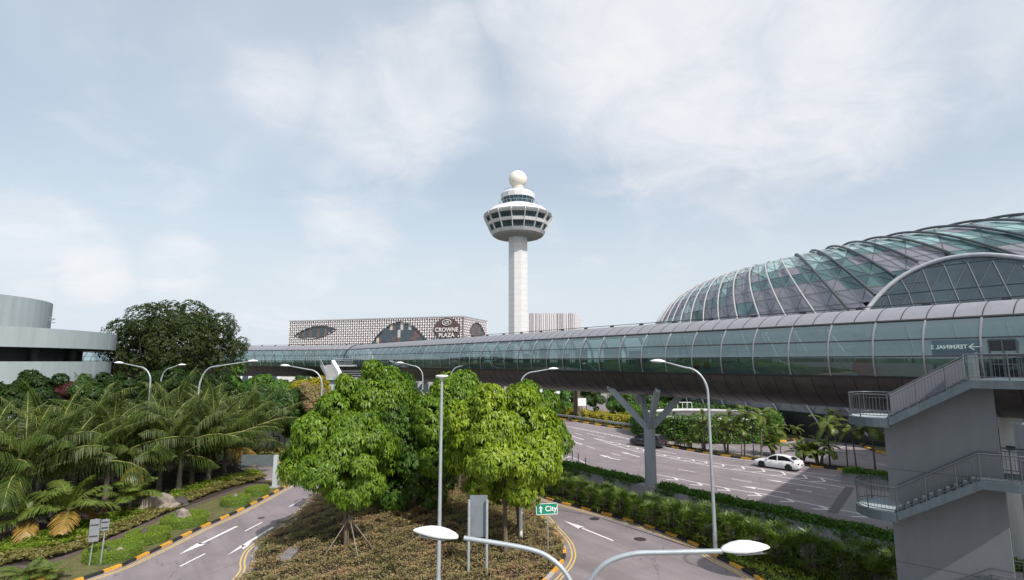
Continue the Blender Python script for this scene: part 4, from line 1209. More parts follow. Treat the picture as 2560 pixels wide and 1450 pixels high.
def facade(A, B, lenses, nm):
    d, L, n = uvw(A, B, True)
    mb = MB(); cw, ch = 1.2, 1.15
    nu, nz = int(L / cw), int((ztop - 4) / ch)
    cw = L / nu
    for i in range(nu):
        for j in range(nz):
            u = (i + .5) * cw; z = ztop - .5 - (j + .5) * ch
            if any(lens(u, z, *l) for l in lenses): continue
            off = .35
            c = A + d * u + n * off + Vector((0, 0, z))
            hu, hz_ = cw * .5, ch * .5
            P_ = lambda x, y, k=0: c + d * x * hu + Vector((0, 0, y * hz_)) + n * k
            # hourglass / star screen: two tapering triangles and slanting bars
            s = 1 if (i + j) % 2 == 0 else -1
            mb.add([P_(-.92, 1.02 * s), P_(.92, 1.02 * s), P_(.12, -.1 * s, .25), P_(-.12, -.1 * s, .25)], [(0, 1, 2, 3)])
            mb.add([P_(-.62, -1.02 * s), P_(.62, -1.02 * s), P_(.08, -.05 * s, .25), P_(-.08, -.05 * s, .25)], [(0, 1, 2, 3)])
            mb.add([P_(-1, -.9 * s), P_(-.75, -.9 * s), P_(-.25, .9 * s, .1), P_(-.5, .9 * s, .1)], [(0, 1, 2, 3)])
    mb.build('lattice_screen', screen, ht)
    tm = MB(); tm.beam(A + n * .4 + Vector((0, 0, ztop)), B + n * .4 + Vector((0, 0, ztop)), .5, .35)
    tm.build('parapet', mat('parapet_grey', (0.45, 0.43, 0.44), .6), ht)
    # lens windows
    for (cu, cz, hw, hh, tilt) in lenses:
        outer = []; m_ = 20
        for k in range(m_ + 1):
            x = -1 + 2 * k / m_; outer.append((x, 1 - x * x))
        gl = MB(); co = mats_h
        npn = max(8, int(hw * 2 / 1.35))
        for k in range(npn):
            x0, x1 = -1 + 2 * k / npn, -1 + 2 * (k + 1) / npn
            rows_ = 6 if hh > 4.5 else 2
            for r in range(rows_):
                y0, y1 = -1 + 2 * r / rows_, -1 + 2 * (r + 1) / rows_
                pts = []
                for (x, y) in ((x0, y0), (x1, y0), (x1, y1), (x0, y1)):
                    e_ = hh * (1 - x * x)
                    z = max(-e_, min(e_, y * hh))
                    pts.append(A + d * (cu + x * hw) + n * .12 + Vector((0, 0, cz + z + tilt * x * hw)))
                if (pts[0] - pts[3]).length < .05 and (pts[1] - pts[2]).length < .05: continue
                ch_ = rnd.random()
                gl.add(pts, [(0, 1, 2, 3)], (1 if k % 3 == 0 else 0) if hh < 4.5 else (1 if ch_ < .25 else (2 if ch_ < .36 else 0)))
        gl.build('leaf_window', co, ht)
        fr = MB()
        up = [A + d * (cu + x * hw) + n * .55 + Vector((0, 0, cz + y * hh + tilt * x * hw)) for x, y in outer]
        dn = [A + d * (cu + x * hw) + n * .55 + Vector((0, 0, cz - y * hh + tilt * x * hw)) for x, y in outer]
        fr.tube(up, .16, 5); fr.tube(dn, .16, 5)
        fr.build('window_rim', darkmetal, ht)
mats_h = [mat('hotel_glass', (0.04, 0.06, 0.075), .15, var=.3, scale=.6, spec=.9), mat('hotel_copper', (0.16, 0.10, 0.09), .5, var=.25, scale=.5), mat('hotel_pale', (0.55, 0.52, 0.50), .6)]
d_, Lh, n_h = uvw(A_, B_, True)
def hz_at(px, py): # u, z on the front facade
    dr = raydir(px, py); o = Vector((0, 0, H))
    nn = n_h; t = (A_ - o).dot(nn) / dr.dot(nn); p = o + dr * t
    return (p - A_).dot(d_), p.z
u1, z1_ = hz_at(738, 838); u2, z2_ = hz_at(843, 825)
u3, z3_ = hz_at(928, 858); u4, z4_ = hz_at(1076, 862)
_, ztopm = hz_at(1000, 806)
u5, z5_ = hz_at(1085, 822); u6, z6_ = hz_at(1153, 822)
lenses = [((u1 + u2) / 2, (z1_ + z2_) / 2, (u2 - u1) / 2, 2.9, (z2_ - z1_) / (u2 - u1) * 1.2),
          ((u3 + u4) / 2, z3_ - 1.0, (u4 - u3) / 2, ztopm - z3_ + 1.0, .0)]
facade(A_, B_, lenses + [], 'front')
# the round sign opening
cs_u, cs_z = (u5 + u6) / 2, hz_at(1119, 823)[1]
mb = MB(); n0 = 36
cA = A_ + d_ * cs_u + Vector((0, 0, cs_z)) + n_h * .75
hwS, hhS = (u6 - u5) / 2, 5.0
pts = []
for k in range(n0):
    a = 2 * math.pi * k / n0; x = math.cos(a); y = math.sin(a)
    pts.append(cA + d_ * x * hwS + Vector((0, 0, math.copysign(abs(y) ** 1.15, y) * hhS)))
mb.add(pts, [tuple(range(n0))])
mb.build('sign_disc', mat('sign_brown', (0.10, 0.068, 0.065), .5, var=.3, scale=.5), ht)
mb = MB()
for k in range(-3, 4): mb.beam(cA + d_ * k * hwS * .25 + Vector((0, 0, -hhS * .8)) + n_h * .03, cA + d_ * k * hwS * .25 + Vector((0, 0, hhS * .8)) + n_h * .03, .12)
mb.build('sign_mullion', mats_h[1], ht)
qh = Matrix((d_, Vector((0, 0, 1)), n_h)).transposed().to_4x4()
signw = mat('sign_white', (0.78, 0.76, 0.74), .5, var=.02)
for txt, dz, sz in (('CROWNE', -.35, 2.55), ('PLAZA', -2.75, 2.55)):
    link('sign_lettering', text_mesh(txt, sz, Matrix.Translation(cA + n_h * .25 + Vector((0, 0, dz))) @ qh, .03, .05), signw, ht)
mb = MB()
lc = cA + n_h * .25 + Vector((0, 0, 2.9))
mb.tube([lc + d_ * 2.1 * math.cos(a) + Vector((0, 0, 1.25 * math.sin(a))) for a in np.linspace(0, 2 * math.pi, 33)], .16, 5)
for j in (-1, 0, 1):
    mb.tube([lc + d_ * x + Vector((0, 0, j * .42 + .2 * math.sin(x * 3.0 + .3))) for x in np.linspace(-1.0, 1.0, 13)], .12, 5)
mb.build('sign_emblem', signw, ht)
facade(B_, C_, [((C_ - B_).length * .55, hz_at(1119, 823)[1] - .6, 9.5, 4.3, -.03)], 'side')

# ribbed building right of the tower
RA = D(1322, 783, 285); RB = D(1436, 782, 285); RC = D(1451, 800, 310)
rz_ = RA.z
rb = empty('ribbed_building', (RA.x, RA.y, 0), 'white block clad in vertical ribs just right of the control tower', 'building')
a, b, c = Vector((RA.x - 4, RA.y, 0)), Vector((RB.x, RB.y, 0)), Vector((RC.x, RC.y, 0))
fixn(MB().prism([a, b, c, c + Vector((-30, 0, 0))], -.1, rz_).build('wall', mat('ribbed_back', (0.33, 0.31, 0.33), .8), rb))
mb = MB(); x = 0.0
while x < (b - a).length - .3:
    wv = rnd.choice((.35, .5, .9)); mb.box((a.x + x + wv / 2, a.y - .3, rz_ / 2 + .2), (wv, .6, rz_ + rnd.choice((0, .2)))); x += wv + rnd.choice((.25, .35, .6))
mb.build('cladding_rib', mat('rib_white', (0.62, 0.59, 0.62), .6, var=.05), rb)
mb = MB()
dd_ = (c - b).normalized()
for k in range(26):
    mb.box(b + dd_ * (k * 1.0 + .3) + Vector((.2, -.2, rz_ / 2)), (.5, .3, rz_), math.atan2(dd_.y, dd_.x))
mb.build('side_cladding', mat('rib_white2', (0.66, 0.63, 0.66), .6, var=.05), rb)

# ------------------------------------------------------------------ GLASS DOME
DQ = (127.2585, 135.6341, 1.16592, 1.11722, 72.6964, 18.1040, 5.0810, 26.0304, 0.99537)
def dome(phi, th, k=0.0):
    cx, cy, a, rot, Rr, ww, ze, hz_, nn = DQ
    ct, st = math.cos(th), math.sin(th)
    r = Rr + (ww + k) * math.copysign(abs(ct) ** nn, ct); z = ze + (hz_ + k) * math.copysign(abs(st) ** nn, st)
    X, Y = r * math.cos(phi) * a, r * math.sin(phi)
    return Vector((cx + X * math.cos(rot) - Y * math.sin(rot), cy + X * math.sin(rot) + Y * math.cos(rot), z))
dm = empty('glass_dome', (DQ[0], DQ[1], 0), 'huge faceted glass dome with curved metal ribs behind the footbridge', 'dome')
gcol = [mat('dome_teal', (0.085, 0.17, 0.17), .12, var=.3, scale=.08, spec=1.0), mat('dome_teal_dark', (0.04, 0.095, 0.10), .10, var=.35, scale=.1, spec=1.0),
        mat('dome_pale', (0.26, 0.42, 0.41), .10, var=.15, scale=.1, spec=1.0), mat('dome_panel', (0.25, 0.25, 0.28), .5, .2, var=.07, scale=.2), mat('dome_base', (0.03, 0.032, 0.037), .25, var=.3, scale=.2, spec=.6)]
def dphi_(i, t):
    return R(131 + 3.1 * i - max(.10, min(.27, .15 + .011 * i)) * (math.degrees(t) - 30))
K0, K1 = -30, 36
rows_t = [R(x) for x in (-11.3, -3, 2, 7, 12, 17, 22, 27.5, 33, 39, 45, 51.5, 58, 65, 72, 79, 86, 93, 101, 109, 118, 128, 140, 155, 172)]
def h01(i, j, s=0):
    v = math.sin(i * 12.9898 + j * 78.233 + s * 37.7) * 43758.5453; return v - math.floor(v)
arcpx = [(2165, 779), (2186, 752), (2215, 722), (2250, 695), (2292, 672), (2345, 652), (2400, 641), (2460, 637), (2520, 641), (2580, 650), (2650, 670), (2720, 700), (2790, 745), (2830, 800)]
hole_ = np.array([(x + (2490 - x) * .02, y + 4) for x, y in arcpx] + [(2840, 900), (2120, 900)])
def in_arch(p):
    z = p.z - H; dc = p.y * math.cos(PITCH) + z * math.sin(PITCH)
    q = np.array([[1280 + F * p.x / dc, 725 - F * (z * math.cos(PITCH) - p.y * math.sin(PITCH)) / dc]])
    return bool(in_poly(q, hole_)[0]) and math.hypot(p.x, p.y) < 112
sh_ = MB()
for i in range(2 * K0, 2 * K1):
    for j in range(len(rows_t) - 1):
        t0, t1 = rows_t[j], rows_t[j + 1]
        p00, p10, p11, p01 = dome(dphi_(i / 2, t0), t0), dome(dphi_((i + 1) / 2, t0), t0), dome(dphi_((i + 1) / 2, t1), t1), dome(dphi_(i / 2, t1), t1)
        if (i + j) % 2: tris = ((p00, p10, p11), (p00, p11, p01))
        else: tris = ((p00, p10, p01), (p10, p11, p01))
        for k, tri in enumerate(tris):
            cx_ = i // 2; cl_ = (i + j) // 2; cr_ = (i - j) // 2
            h = h01(cl_, cr_)
            td = math.degrees(t0)
            lim = .93 if td < 30 else .70 if td < 38 else .46 if td < 46 else .26 if td < 52 else .10 if td < 60 else .02
            if i / 2 > 4: lim += .12 if td < 58 else .03
            if i / 2 < 0: lim *= .62
            if j == 0: mi = 4
            elif h < lim: mi = 3
            else:
                q_ = h01(i, j, 3 + k)
                mi = 2 if ((td > 57 and q_ < .6) or q_ < .08) else (1 if q_ < .4 else 0)
            if in_arch((tri[0] + tri[1] + tri[2]) / 3): continue
            sh_.add(tri, [(0, 1, 2)], mi)
sh_.build('glass_shell', gcol, dm)
# glazing bars
def sstrip(mb, pts, wd, out):
    for a, b in zip(pts[:-1], pts[1:]):
        pass
gb = MB()
cdm = Vector((DQ[0], DQ[1], 5))
def bar(a, b, wd=.13, k=.06):
    nr = ((a + b) / 2 - cam.location).normalized() * -1
    d = (b - a).normalized(); s = d.cross(nr).normalized() * wd / 2
    o = nr * 0.0
    gb.add([a - s + o, b - s + o, b + s + o, a + s + o], [(0, 1, 2, 3)])
for i in range(2 * -12, 2 * 24):
    for j in range(1, 17):
        t0, t1 = rows_t[j], rows_t[j + 1]
        k = .05
        pA, pB = dphi_(i / 2, t0), dphi_((i + 1) / 2, t0)
        a00, a10, a11, a01 = dome(pA, t0, k), dome(pB, t0, k), dome(dphi_((i + 1) / 2, t1), t1, k), dome(dphi_(i / 2, t1), t1, k)
        wdt = .075
        if in_arch((a00 + a11) / 2): continue
        for (u_, v_) in ((a00, a10), ((a00, a11) if (i + j) % 2 else (a10, a01)), (a00, a01)):
            dd = (v_ - u_); nr = (dome((pA + pB) / 2, (t0 + t1) / 2, 3) - dome((pA + pB) / 2, (t0 + t1) / 2)).normalized()
            s = dd.cross(nr).normalized() * wdt / 2
            gb.add([u_ - s, v_ - s, v_ + s, u_ + s], [(0, 1, 2, 3)])
gb.build('glazing_bar', mat('glazing_bar', (0.10, 0.12, 0.13), .6, .1), dm)
rm = [mat('rib_lit', (0.40, 0.40, 0.42), .5, .1, var=.05), mat('rib_shaded', (0.09, 0.10, 0.11), .5, .3, var=.1)]  # lit left ribs and shaded right ribs put into the metal colour
for i in range(-22, 22):
    tlow = -8 if i <= 6 else {7: 35, 8: 42, 9: 47.5, 10: 50, 11: 44}.get(i, 40)
    pts = []
    for t in np.linspace(tlow, 150, 44): pts.append(dome(dphi_(i, R(t)), R(t), .30))
    mb = MB(); mb.tube(pts, .19 if i > 5 else .14, 6)
    mb.build('rib', rm[1] if i > 5 else rm[0], dm)
# entrance arch: a glazed lens with pale rim standing proud of the shell
def dome_hit(px, py):
    # march the pixel ray to the shell
    d = raydir(px, py).normalized(); best = None
    o = Vector((0, 0, H))
    lo = None
    cx, cy, a, rot, Rr, ww, ze, hz_, nn = DQ
    def inside(p):
        X, Y = p.x - cx, p.y - cy
        x = (X * math.cos(-rot) - Y * math.sin(-rot)) / a; y = X * math.sin(-rot) + Y * math.cos(-rot)
        r = math.hypot(x, y)
        return ((r - Rr) / ww) ** 2 + ((p.z - ze) / hz_) ** 2 < 1 or (r < Rr and p.z < ze + hz_)
    t = 20
    while t < 400 and not inside(o + d * t): t += .25
    return o + d * (t - .25)
arcpx = [(2165, 779), (2186, 752), (2215, 722), (2250, 695), (2292, 672), (2345, 652), (2400, 641), (2460, 637), (2520, 641), (2580, 650), (2650, 670), (2720, 700), (2790, 745), (2830, 800)]
arc = [dome_hit(*p) for p in arcpx]
pl_a, pl_b = arc[0], arc[-1]
pu = Vector((pl_b.x - pl_a.x, pl_b.y - pl_a.y, 0)).normalized()
nrm = Vector((pu.y, -pu.x, 0))
if nrm.y > 0: nrm = -nrm
# project the arch onto an upright curved glass wall in front of the shell
shift = max((p - pl_a).dot(nrm) for p in arc) + .2
def onw(px, py):
    d = raydir(px, py); o = Vector((0, 0, H)); q0 = pl_a + nrm * .3
    lean = (nrm + Vector((0, 0, .55))).normalized()
    t = (q0 - o).dot(lean) / d.dot(lean); return o + d * t
arcw = smooth_path([onw(*p) for p in arcpx], 4)
ax0 = arcw[0].dot(pu); 
def arch_top(x):
    for a, b in zip(arcw[:-1], arcw[1:]):
        xa, xb = a.dot(pu), b.dot(pu)
        if xa <= x <= xb: return a.lerp(b, (x - xa) / (xb - xa + 1e-9))
    return arcw[-1]
slope = (arcw[len(arcw) // 2] - arcw[0]); 
upv = Vector((0, 0, 1)) - (nrm + Vector((0, 0, .55))).normalized() * (nrm + Vector((0, 0, .55))).normalized().z
upv.normalize()
xs_ = np.linspace(arcw[0].dot(pu) + .01, arcw[-1].dot(pu) - .01, 21)
ag = MB(); ab = MB()
zlow = arcw[0].z - 8
rowh = 3.4
def wpt(x, z):
    b = arch_top(x); dz = z - b.z; return b + upv * (dz / upv.z)
allz = [zlow + rowh * k for k in range(14)]
for i in range(len(xs_) - 1):
    x0, x1 = xs_[i], xs_[i + 1]; zt0, zt1 = arch_top(x0).z, arch_top(x1).z
    for k in range(13):
        z0, z1 = allz[k], allz[k + 1]
        if z0 >= max(zt0, zt1): break
        v = [wpt(x0, min(z0, zt0)), wpt(x1, min(z0, zt1)), wpt(x1, min(z1, zt1)), wpt(x0, min(z1, zt0))]
        ag.add(v, [(0, 1, 2, 3)], 0)
        for (u_, v_) in ((v[0], v[1]), (v[0], v[3]) if i % 2 == 9 else (None, None), ((v[0], v[2]) if (i + k) % 2 else (v[1], v[3]))):
            if u_ is None or (v_ - u_).length < .2: continue
            ab.beam(u_ + nrm * .03, v_ + nrm * .03, .08, .06)
ag.build('arch_glass', mat('arch_glass', (0.05, 0.075, 0.088), .12, var=.35, scale=.15, spec=.9), dm)
ab.build('arch_glazing_bar', MATS['glazing_bar'], dm)
mb = MB(); mb.tube([p + nrm * .1 for p in arcw], .30, 8); mb.build('arch_rim', mat('arch_rim', (0.44, 0.45, 0.48), .5, .1), dm)
# sloping struts and dark base wall around the dome foot
mb = MB()
for i in range(-8, 22):
    a = dome(dphi_(i + .3, R(-10)), R(-10), -6); b = dome(dphi_(i - .3, R(-2)), R(-2), -.5)
    a = Vector((a.x, a.y, 0))
    mb.beam(a + Vector((0, 0, 0)), b + Vector((0, 0, 2)), .35)
mb.build('base_strut', mat('strut_grey', (0.2, 0.2, 0.21), .6), dm)

# ------------------------------------------------------------------ STAIR TOWER at right
SU = Vector((0.765, -0.644, 0)).normalized(); SNn = Vector((-SU.y * -1, 0, 0))
SF = Vector((SU.y, -SU.x, 0))          # towards camera/left
if SF.x > 0: SF = -SF
SO = Vector((16.35, 24.0, 0))
def T(u, f, z): return SO + SU * u + SF * f + Vector((0, 0, z))
st = empty('stair_tower', T(1.7, 0, 0), 'grey open concrete stair with railed flights and tall spine wall at the right edge', 'staircase')
WL = 3.75; FW = 1.15; UF0, UF1 = .32, 3.05
mb = MB(); vs = []
for f in (0, -.25): vs += [T(0, f, -.1), T(WL, f, -.1), T(WL, f, 10.2), T(UF1, f, 10.2), T(UF0, f, 8.45), T(0, f, 8.4)]
mb.add(vs, [(0, 1, 2, 3, 4, 5), (6, 7, 8, 9, 10, 11)] + [(i, (i + 1) % 6, 6 + (i + 1) % 6, 6 + i) for i in range(6)])
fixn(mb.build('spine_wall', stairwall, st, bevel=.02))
DZ = 3.8
mb = MB()
for z_ in (2.6, 6.4):
    mb = MB(); mb.add([T(.0, .004, z_), T(WL, .004, z_), T(WL, .004, z_ + .02), T(0, .004, z_ + .02)], [(0, 1, 2, 3)]); mb.build('wall_joint', mat('wall_joint', (0.07, 0.075, 0.08), .9), st)
rs = math.atan2(SU.y, SU.x)
def arcpts(cu, rad, z, side, n=12, f0=None):
    out = []
    for k in range(n + 1):
        a = -math.pi / 2 + math.pi * k / n
        out.append(T(cu + side * math.cos(a) * rad * .82, -.12 - math.sin(a) * rad, z))
    return out
def railing(pts, name='railing', h=1.0, sp=.13, low=.12, double=True):
    mb = MB()
    up = Vector((0, 0, 1))
    mb.tube([p + up * h for p in pts], .028, 8)
    if double: mb.tube([p + up * (h - .13) for p in pts], .014, 6)
    mb.tube([p + up * low for p in pts], .016, 6)
    rr = resample([Vector(p) for p in pts], sp)
    for k, p in enumerate(rr):
        if k % 9 == 0: mb.tube([p, p + up * h], .024, 6, caps=False)
        else: mb.tube([p + up * low, p + up * (h - .13)], .009, 4, caps=False)
    mb.build(name, railsteel, st)
for lv in range(3):
    zL, zR = 8.62 - DZ * lv, 10.3 - DZ * lv
    if lv == 2: zL, zR = .3, 2.1
    # front flight slab rising to the right
    fl = MB()
    tk = .26
    vs = []
    for f in (FW, .003):
        vs += [T(UF0 - .05, f, zL - tk - .05), T(UF1, f, zR - tk - .08), T(UF1, f, zR + .0), T(UF0 - .05, f, zL + .0)]
    fl.add(vs, [(0, 1, 2, 3), (4, 5, 6, 7), (0, 1, 5, 4), (1, 2, 6, 5), (2, 3, 7, 6), (3, 0, 4, 7)])
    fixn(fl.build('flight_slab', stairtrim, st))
    n_s = 10
    sp_ = MB()
    for k in range(n_s):
        u0 = UF0 + (UF1 - UF0) * k / n_s; u1_ = UF0 + (UF1 - UF0) * (k + 1) / n_s
        z1__ = zL + (zR - zL) * (k + 1) / n_s
        c = (T(u0, .06, 0) + T(u1_, FW - .06, 0)) / 2
        sp_.box(Vector((c.x, c.y, z1__ - .15)), ((u1_ - u0) * .98, FW - .16, .3), rs)
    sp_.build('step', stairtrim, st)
    # inner low kerb wall on the spine side is the wall itself; back flight falls the other way
    if lv < 2:
        bk = MB(); vs = []
        for f in (-.255, -1.4):
            vs += [T(UF0 - .05, f, zL - tk), T(UF1, f, zR - DZ - tk), T(UF1, f, zR - DZ), T(UF0 - .05, f, zL)]
        bk.add(vs, [(0, 1, 2, 3), (4, 5, 6, 7), (0, 1, 5, 4), (1, 2, 6, 5), (2, 3, 7, 6), (3, 0, 4, 7)])
        fixn(bk.build('flight_slab', stairtrim, st))
    # left landing: rounded end
    poly = [T(UF0, FW, 0)] + [T(-.25 - math.cos(a) * 1.05, -.12 + math.sin(a) * (FW + .12), 0) for a in np.linspace(math.pi / 2, -math.pi / 2, 13)] + [T(UF0, -1.4, 0)]
    mb = MB(); mb.prism([(p.x, p.y) for p in poly], zL - .36, zL)
    fixn(mb.build('landing', stairtrim, st))
    mb = MB(); mb.prism([(p.x, p.y) for p in [T(UF0 - .1, FW - .1, 0)] + [T(-.25 - math.cos(a) * .93, -.12 + math.sin(a) * (FW), 0) for a in np.linspace(math.pi / 2, -math.pi / 2, 13)] + [T(UF0 - .1, -1.3, 0)]], zL + .002, zL + .02)
    fixn(mb.build('landing_finish', cpwhite, st))
    rp = [T(UF0, -1.32, zL)] + [T(-.25 - math.cos(a) * .98, -.12 + math.sin(a) * (FW + .05), zL) for a in np.linspace(-math.pi / 2, math.pi / 2, 15)] + [T(UF0, FW - .06, zL)]
    railing([p for p in rp])
    railing([T(UF0, FW - .06, zL), T(UF1, FW - .06, zR)])
    # solid low inner balustrade of the flight (pale back panel)
    mb = MB(); vs = []
    for f in (.01, .05):
        vs += [T(UF0, f, zL), T(UF1 + .35, f, zR), T(UF1 + .35, f, zR + 1.12), T(UF0, f, zL + 1.05)]
    mb.add(vs, [(0, 1, 2, 3), (4, 5, 6, 7), (0, 1, 5, 4), (1, 2, 6, 5), (2, 3, 7, 6), (3, 0, 4, 7)])
    if lv == 0: fixn(mb.build('balustrade', mat('balustrade_paint', (0.20, 0.20, 0.225), .7, var=.06), st))  # panel tone lowered for the shade on the stair
    else:
        hr = MB(); hr.tube([T(UF0, .1, zL + .95), T(UF1, .1, zR + .95), T(WL - .05, .1, zR + .95)], .025, 8); hr.build('handrail', railsteel, st)
    # right landing
    if lv == 0:
        poly = [T(UF1, FW, 0), T(UF1 + 4.6, FW, 0), T(UF1 + 4.6, -1.4, 0), T(UF1, -1.4, 0)]
        rp = [T(UF1, FW - .06, zR), T(UF1 + 4.6, FW - .06, zR)]
        # link deck from the landing to the bridge door
        q0 = P0 + U * (sd0 + .4) - NV * 3.1; q1_ = P0 + U * (sd1 + 1.0) - NV * 3.1
        lk_ = MB(); lk_.prism([T(UF1 + .2, -1.0, 0), T(UF1 + 3.5, -1.0, 0), q1_, q0], zR - .25, zR - .004)
        fixn(lk_.build('link_deck', stairtrim, st))
    else:
        poly = [T(UF1, FW, 0)] + [T(WL + .35 + math.cos(a) * 1.15, -.12 + math.sin(a) * (FW + .12), 0) for a in np.linspace(math.pi / 2, -math.pi / 2, 13)] + [T(UF1, -1.4, 0)]
        rp = [T(UF1, FW - .06, zR)] + [T(WL + .35 + math.cos(a) * 1.08, -.12 + math.sin(a) * (FW + .05), zR) for a in np.linspace(math.pi / 2, -math.pi / 2, 15)] + [T(UF1, -1.33, zR)]
    mb = MB(); mb.prism([(p.x, p.y) for p in poly], zR - .32, zR - .002)
    fixn(mb.build('landing', stairtrim, st))
    railing(rp)
mb = MB(); mb.box(T(UF1 + .05, .7, 10.3 + .55), (.9, .03, .9), rs + 1.2); mb.build('glass_gate', glassmat('gate_glass', (.8, .9, .92), (.25, .3, .32), .1, .6), st)
hzp = MB()
for k in range(14):
    t = k / 14; hzp.beam(T(UF0 + (UF1 - UF0) * t, FW - .2, 8.62 - DZ + 1.68 * t + .03), T(UF0 + (UF1 - UF0) * (t + .035), FW - .2, 8.62 - DZ + 1.68 * (t + .035) + .14), .02, .06)
hzp.build('step_edge_stripe', mat('stripe_dark', (0.07, 0.045, 0.045), .6), st)

# terminal building to the right of the view, whose shadow falls over the far lanes
tb_ = empty('terminal_building', (60, 30, 0), 'tall grey terminal block standing past the right edge of the view', 'building')
pts_t = [Vector((29.9, 26.6, 0)), Vector((53.0, 53.6, 0)), Vector((110, 50, 0)), Vector((110, 0, 0)), Vector((50, 2, 0))]
fixn(MB().prism(pts_t, -.1, 20.6).build('wall', conc, tb_))
mb = MB()
for z in (5, 9, 13): mb.beam(pts_t[0] + Vector((-.03, 0, z)), pts_t[4] + Vector((-.03, 0, z)), .1, 1.8)
mb.build('window', mats_h[0], tb_)

# ------------------------------------------------------------------ SPIRAL CAR PARK at left
CX, CY = -67.8, 57.0
cp = empty('spiral_car_park', (CX, CY, 0), 'pale round car park ramp with stacked curved parapets at the left edge', 'car park')
def disc(nm, r, z0, z1, m, inner=None):
    mb = MB(); mb.lathe((CX, CY, 0), [(r - .25, z0), (r, z0), (r, z1), (r - .25, z1), (r - .25, z0 + .4)], 96, smooth=False); mb.build(nm, m, cp)
def slab(r, z):
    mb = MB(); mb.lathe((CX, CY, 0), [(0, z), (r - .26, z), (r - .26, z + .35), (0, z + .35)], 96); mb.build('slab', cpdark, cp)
rr1 = 20.6
disc('parapet', rr1, 12.45, 14.4, cpwhite); slab(rr1, 12.5)
disc('parapet', rr1 - .3, 8.9, 11.05, cpwhite); slab(rr1 - .3, 8.95)
disc('parapet', rr1 - .3, 5.4, 7.5, cpwhite); slab(rr1 - .3, 5.45)
disc('parapet', rr1 - .3, 1.9, 4.0, cpwhite); slab(rr1 - .3, 1.95)
MB().lathe((CX, CY, 0), [(16.3, -.1), (16.3, 12.5)], 60).build('core', cpdark, cp)  # wide dark cylinder standing in for the shaded interior between the slabs
MB().lathe((CX, CY, 0), [(13.9, 12.8), (13.9, 18.1), (13.6, 18.1), (13.6, 12.9)], 80, smooth=False).build('drum', cpwhite, cp)
for k in range(16):
    a = k * math.pi / 8; MB().lathe((CX + 17 * math.cos(a), CY + 17 * math.sin(a), 0), [(.4, -.1), (.4, 12.4)], 12).build('pillar', cpdark, cp)
mb = MB(); q = D(122, 800, 64)
for j in range(3): mb.tube([q + Vector((-1.2, 0, -.5)), q + Vector((.8 - .2 * j, -.2 * j, .3 * (j - 1)))], .05, 6)
mb.beam(q + Vector((-.1, 0, -.1)), q + Vector((.7, 0, .15)), .22, .1); mb.beam(q + Vector((-1.3, 0, -.6)), q + Vector((-1.3, 0, .1)), .1)
mb.build('camera_bracket', steel, cp)
q = D(165, 868, 48)
MB().box(Vector((CX + 17.2, CY - 8, 12.24)), (1.6, .5, .1), .3).build('ceiling_light', lampwhite, cp)

# ------------------------------------------------------------------ STREET LAMPS
def lamp(head_px, elbow_px, d, label, base=None, hd=None, r=.085, hl=.95, head_d=None):
    """single curved-arm lamp: head and elbow given where they stand"""
    hp = D(head_px[0], head_px[1], head_d or d); el = D(elbow_px[0], elbow_px[1], d)
    b = Vector((el.x, el.y, 0)) if base is None else base
    e = empty('street_lamp', b, label, 'street lamp', 'curved-arm street lamps')
    top = Vector((b.x, b.y, el.z))
    mb = MB()
    mb.tube([b, b + Vector((0, 0, 1.2))], [.13, .13], 12); mb.tube([b + Vector((0, 0, 1.2)), top], [.11, r * .85], 12, caps=False)
    mb.build('pole', steel, e)
    arm_end = hp + (top - hp).normalized() * 0 
    dx = hp - top; hor = Vector((dx.x, dx.y, 0)); up = Vector((0, 0, 1))
    rise = hp.z - top.z
    kk = min(1.3, hor.length * .45)
    pts = [top]
    for k in range(1, 9):
        a = k / 8 * math.pi / 2
        pts.append(top + hor.normalized() * kk * (1 - math.cos(a)) + up * (rise * .82) * math.sin(a))
    pts.append(hp - hor.normalized() * hl * .3)
    mb = MB(); mb.tube(pts, [r * .85] * 3 + [r * .7] * (len(pts) - 4) + [r * .5], 10); mb.build('arm', steel, e)
    head(e, hp, hor.normalized(), hl)
    return e
def head(e, hp, dr, hl, pitch=.06):
    # flattened leaf-shaped lantern, broad in the middle, lens beneath
    up = Vector((0, 0, 1)); s = Vector((-dr.y, dr.x, 0))
    a0 = hp - dr * hl * .35
    prof = [(0, .06), (.06, .12), (.22, .19), (.42, .225), (.62, .205), (.82, .135), (.95, .07), (1.0, .02)]
    vs = []; n = 12
    for (t, wv) in prof:
        c = a0 + dr * t * hl + up * (.10 * t * hl * .6)
        for k in range(n):
            a = 2 * math.pi * k / n
            z = math.sin(a) * wv * hl * (.75 if math.sin(a) > 0 else .25)
            vs.append(c + s * math.cos(a) * wv * hl + up * z)
    fs = [(i * n + k, i * n + (k + 1) % n, (i + 1) * n + (k + 1) % n, (i + 1) * n + k) for i in range(len(prof) - 1) for k in range(n)]
    mb = MB(); mb.add(vs, fs, 0, True); mb.add(vs[:n], [tuple(range(n))]); mb.add(vs[-n:], [tuple(range(n))])
    hh_ = mb.build('lamp_head', lampwhite, e)
    mb = MB()
    pts = []
    for t in np.linspace(.28, .88, 7): pts.append((t, .15 - .25 * (t - .55) ** 2))
    vs = []
    for (t, wv) in pts:
        c = a0 + dr * t * hl + up * (.06 * t * hl - .035 * hl)
        for x in (-1, -.5, 0, .5, 1): vs.append(c + s * x * wv * hl - up * (.02 + .06 * (1 - x * x)) * hl)
    mb.add(vs, [(i * 5 + k, i * 5 + k + 1, (i + 1) * 5 + k + 1, (i + 1) * 5 + k) for i in range(6) for k in range(4)], 0, True)
    mb.build('lens', lens_m, hh_)
lens_m = lens_mat = MATS['lamp_lens']
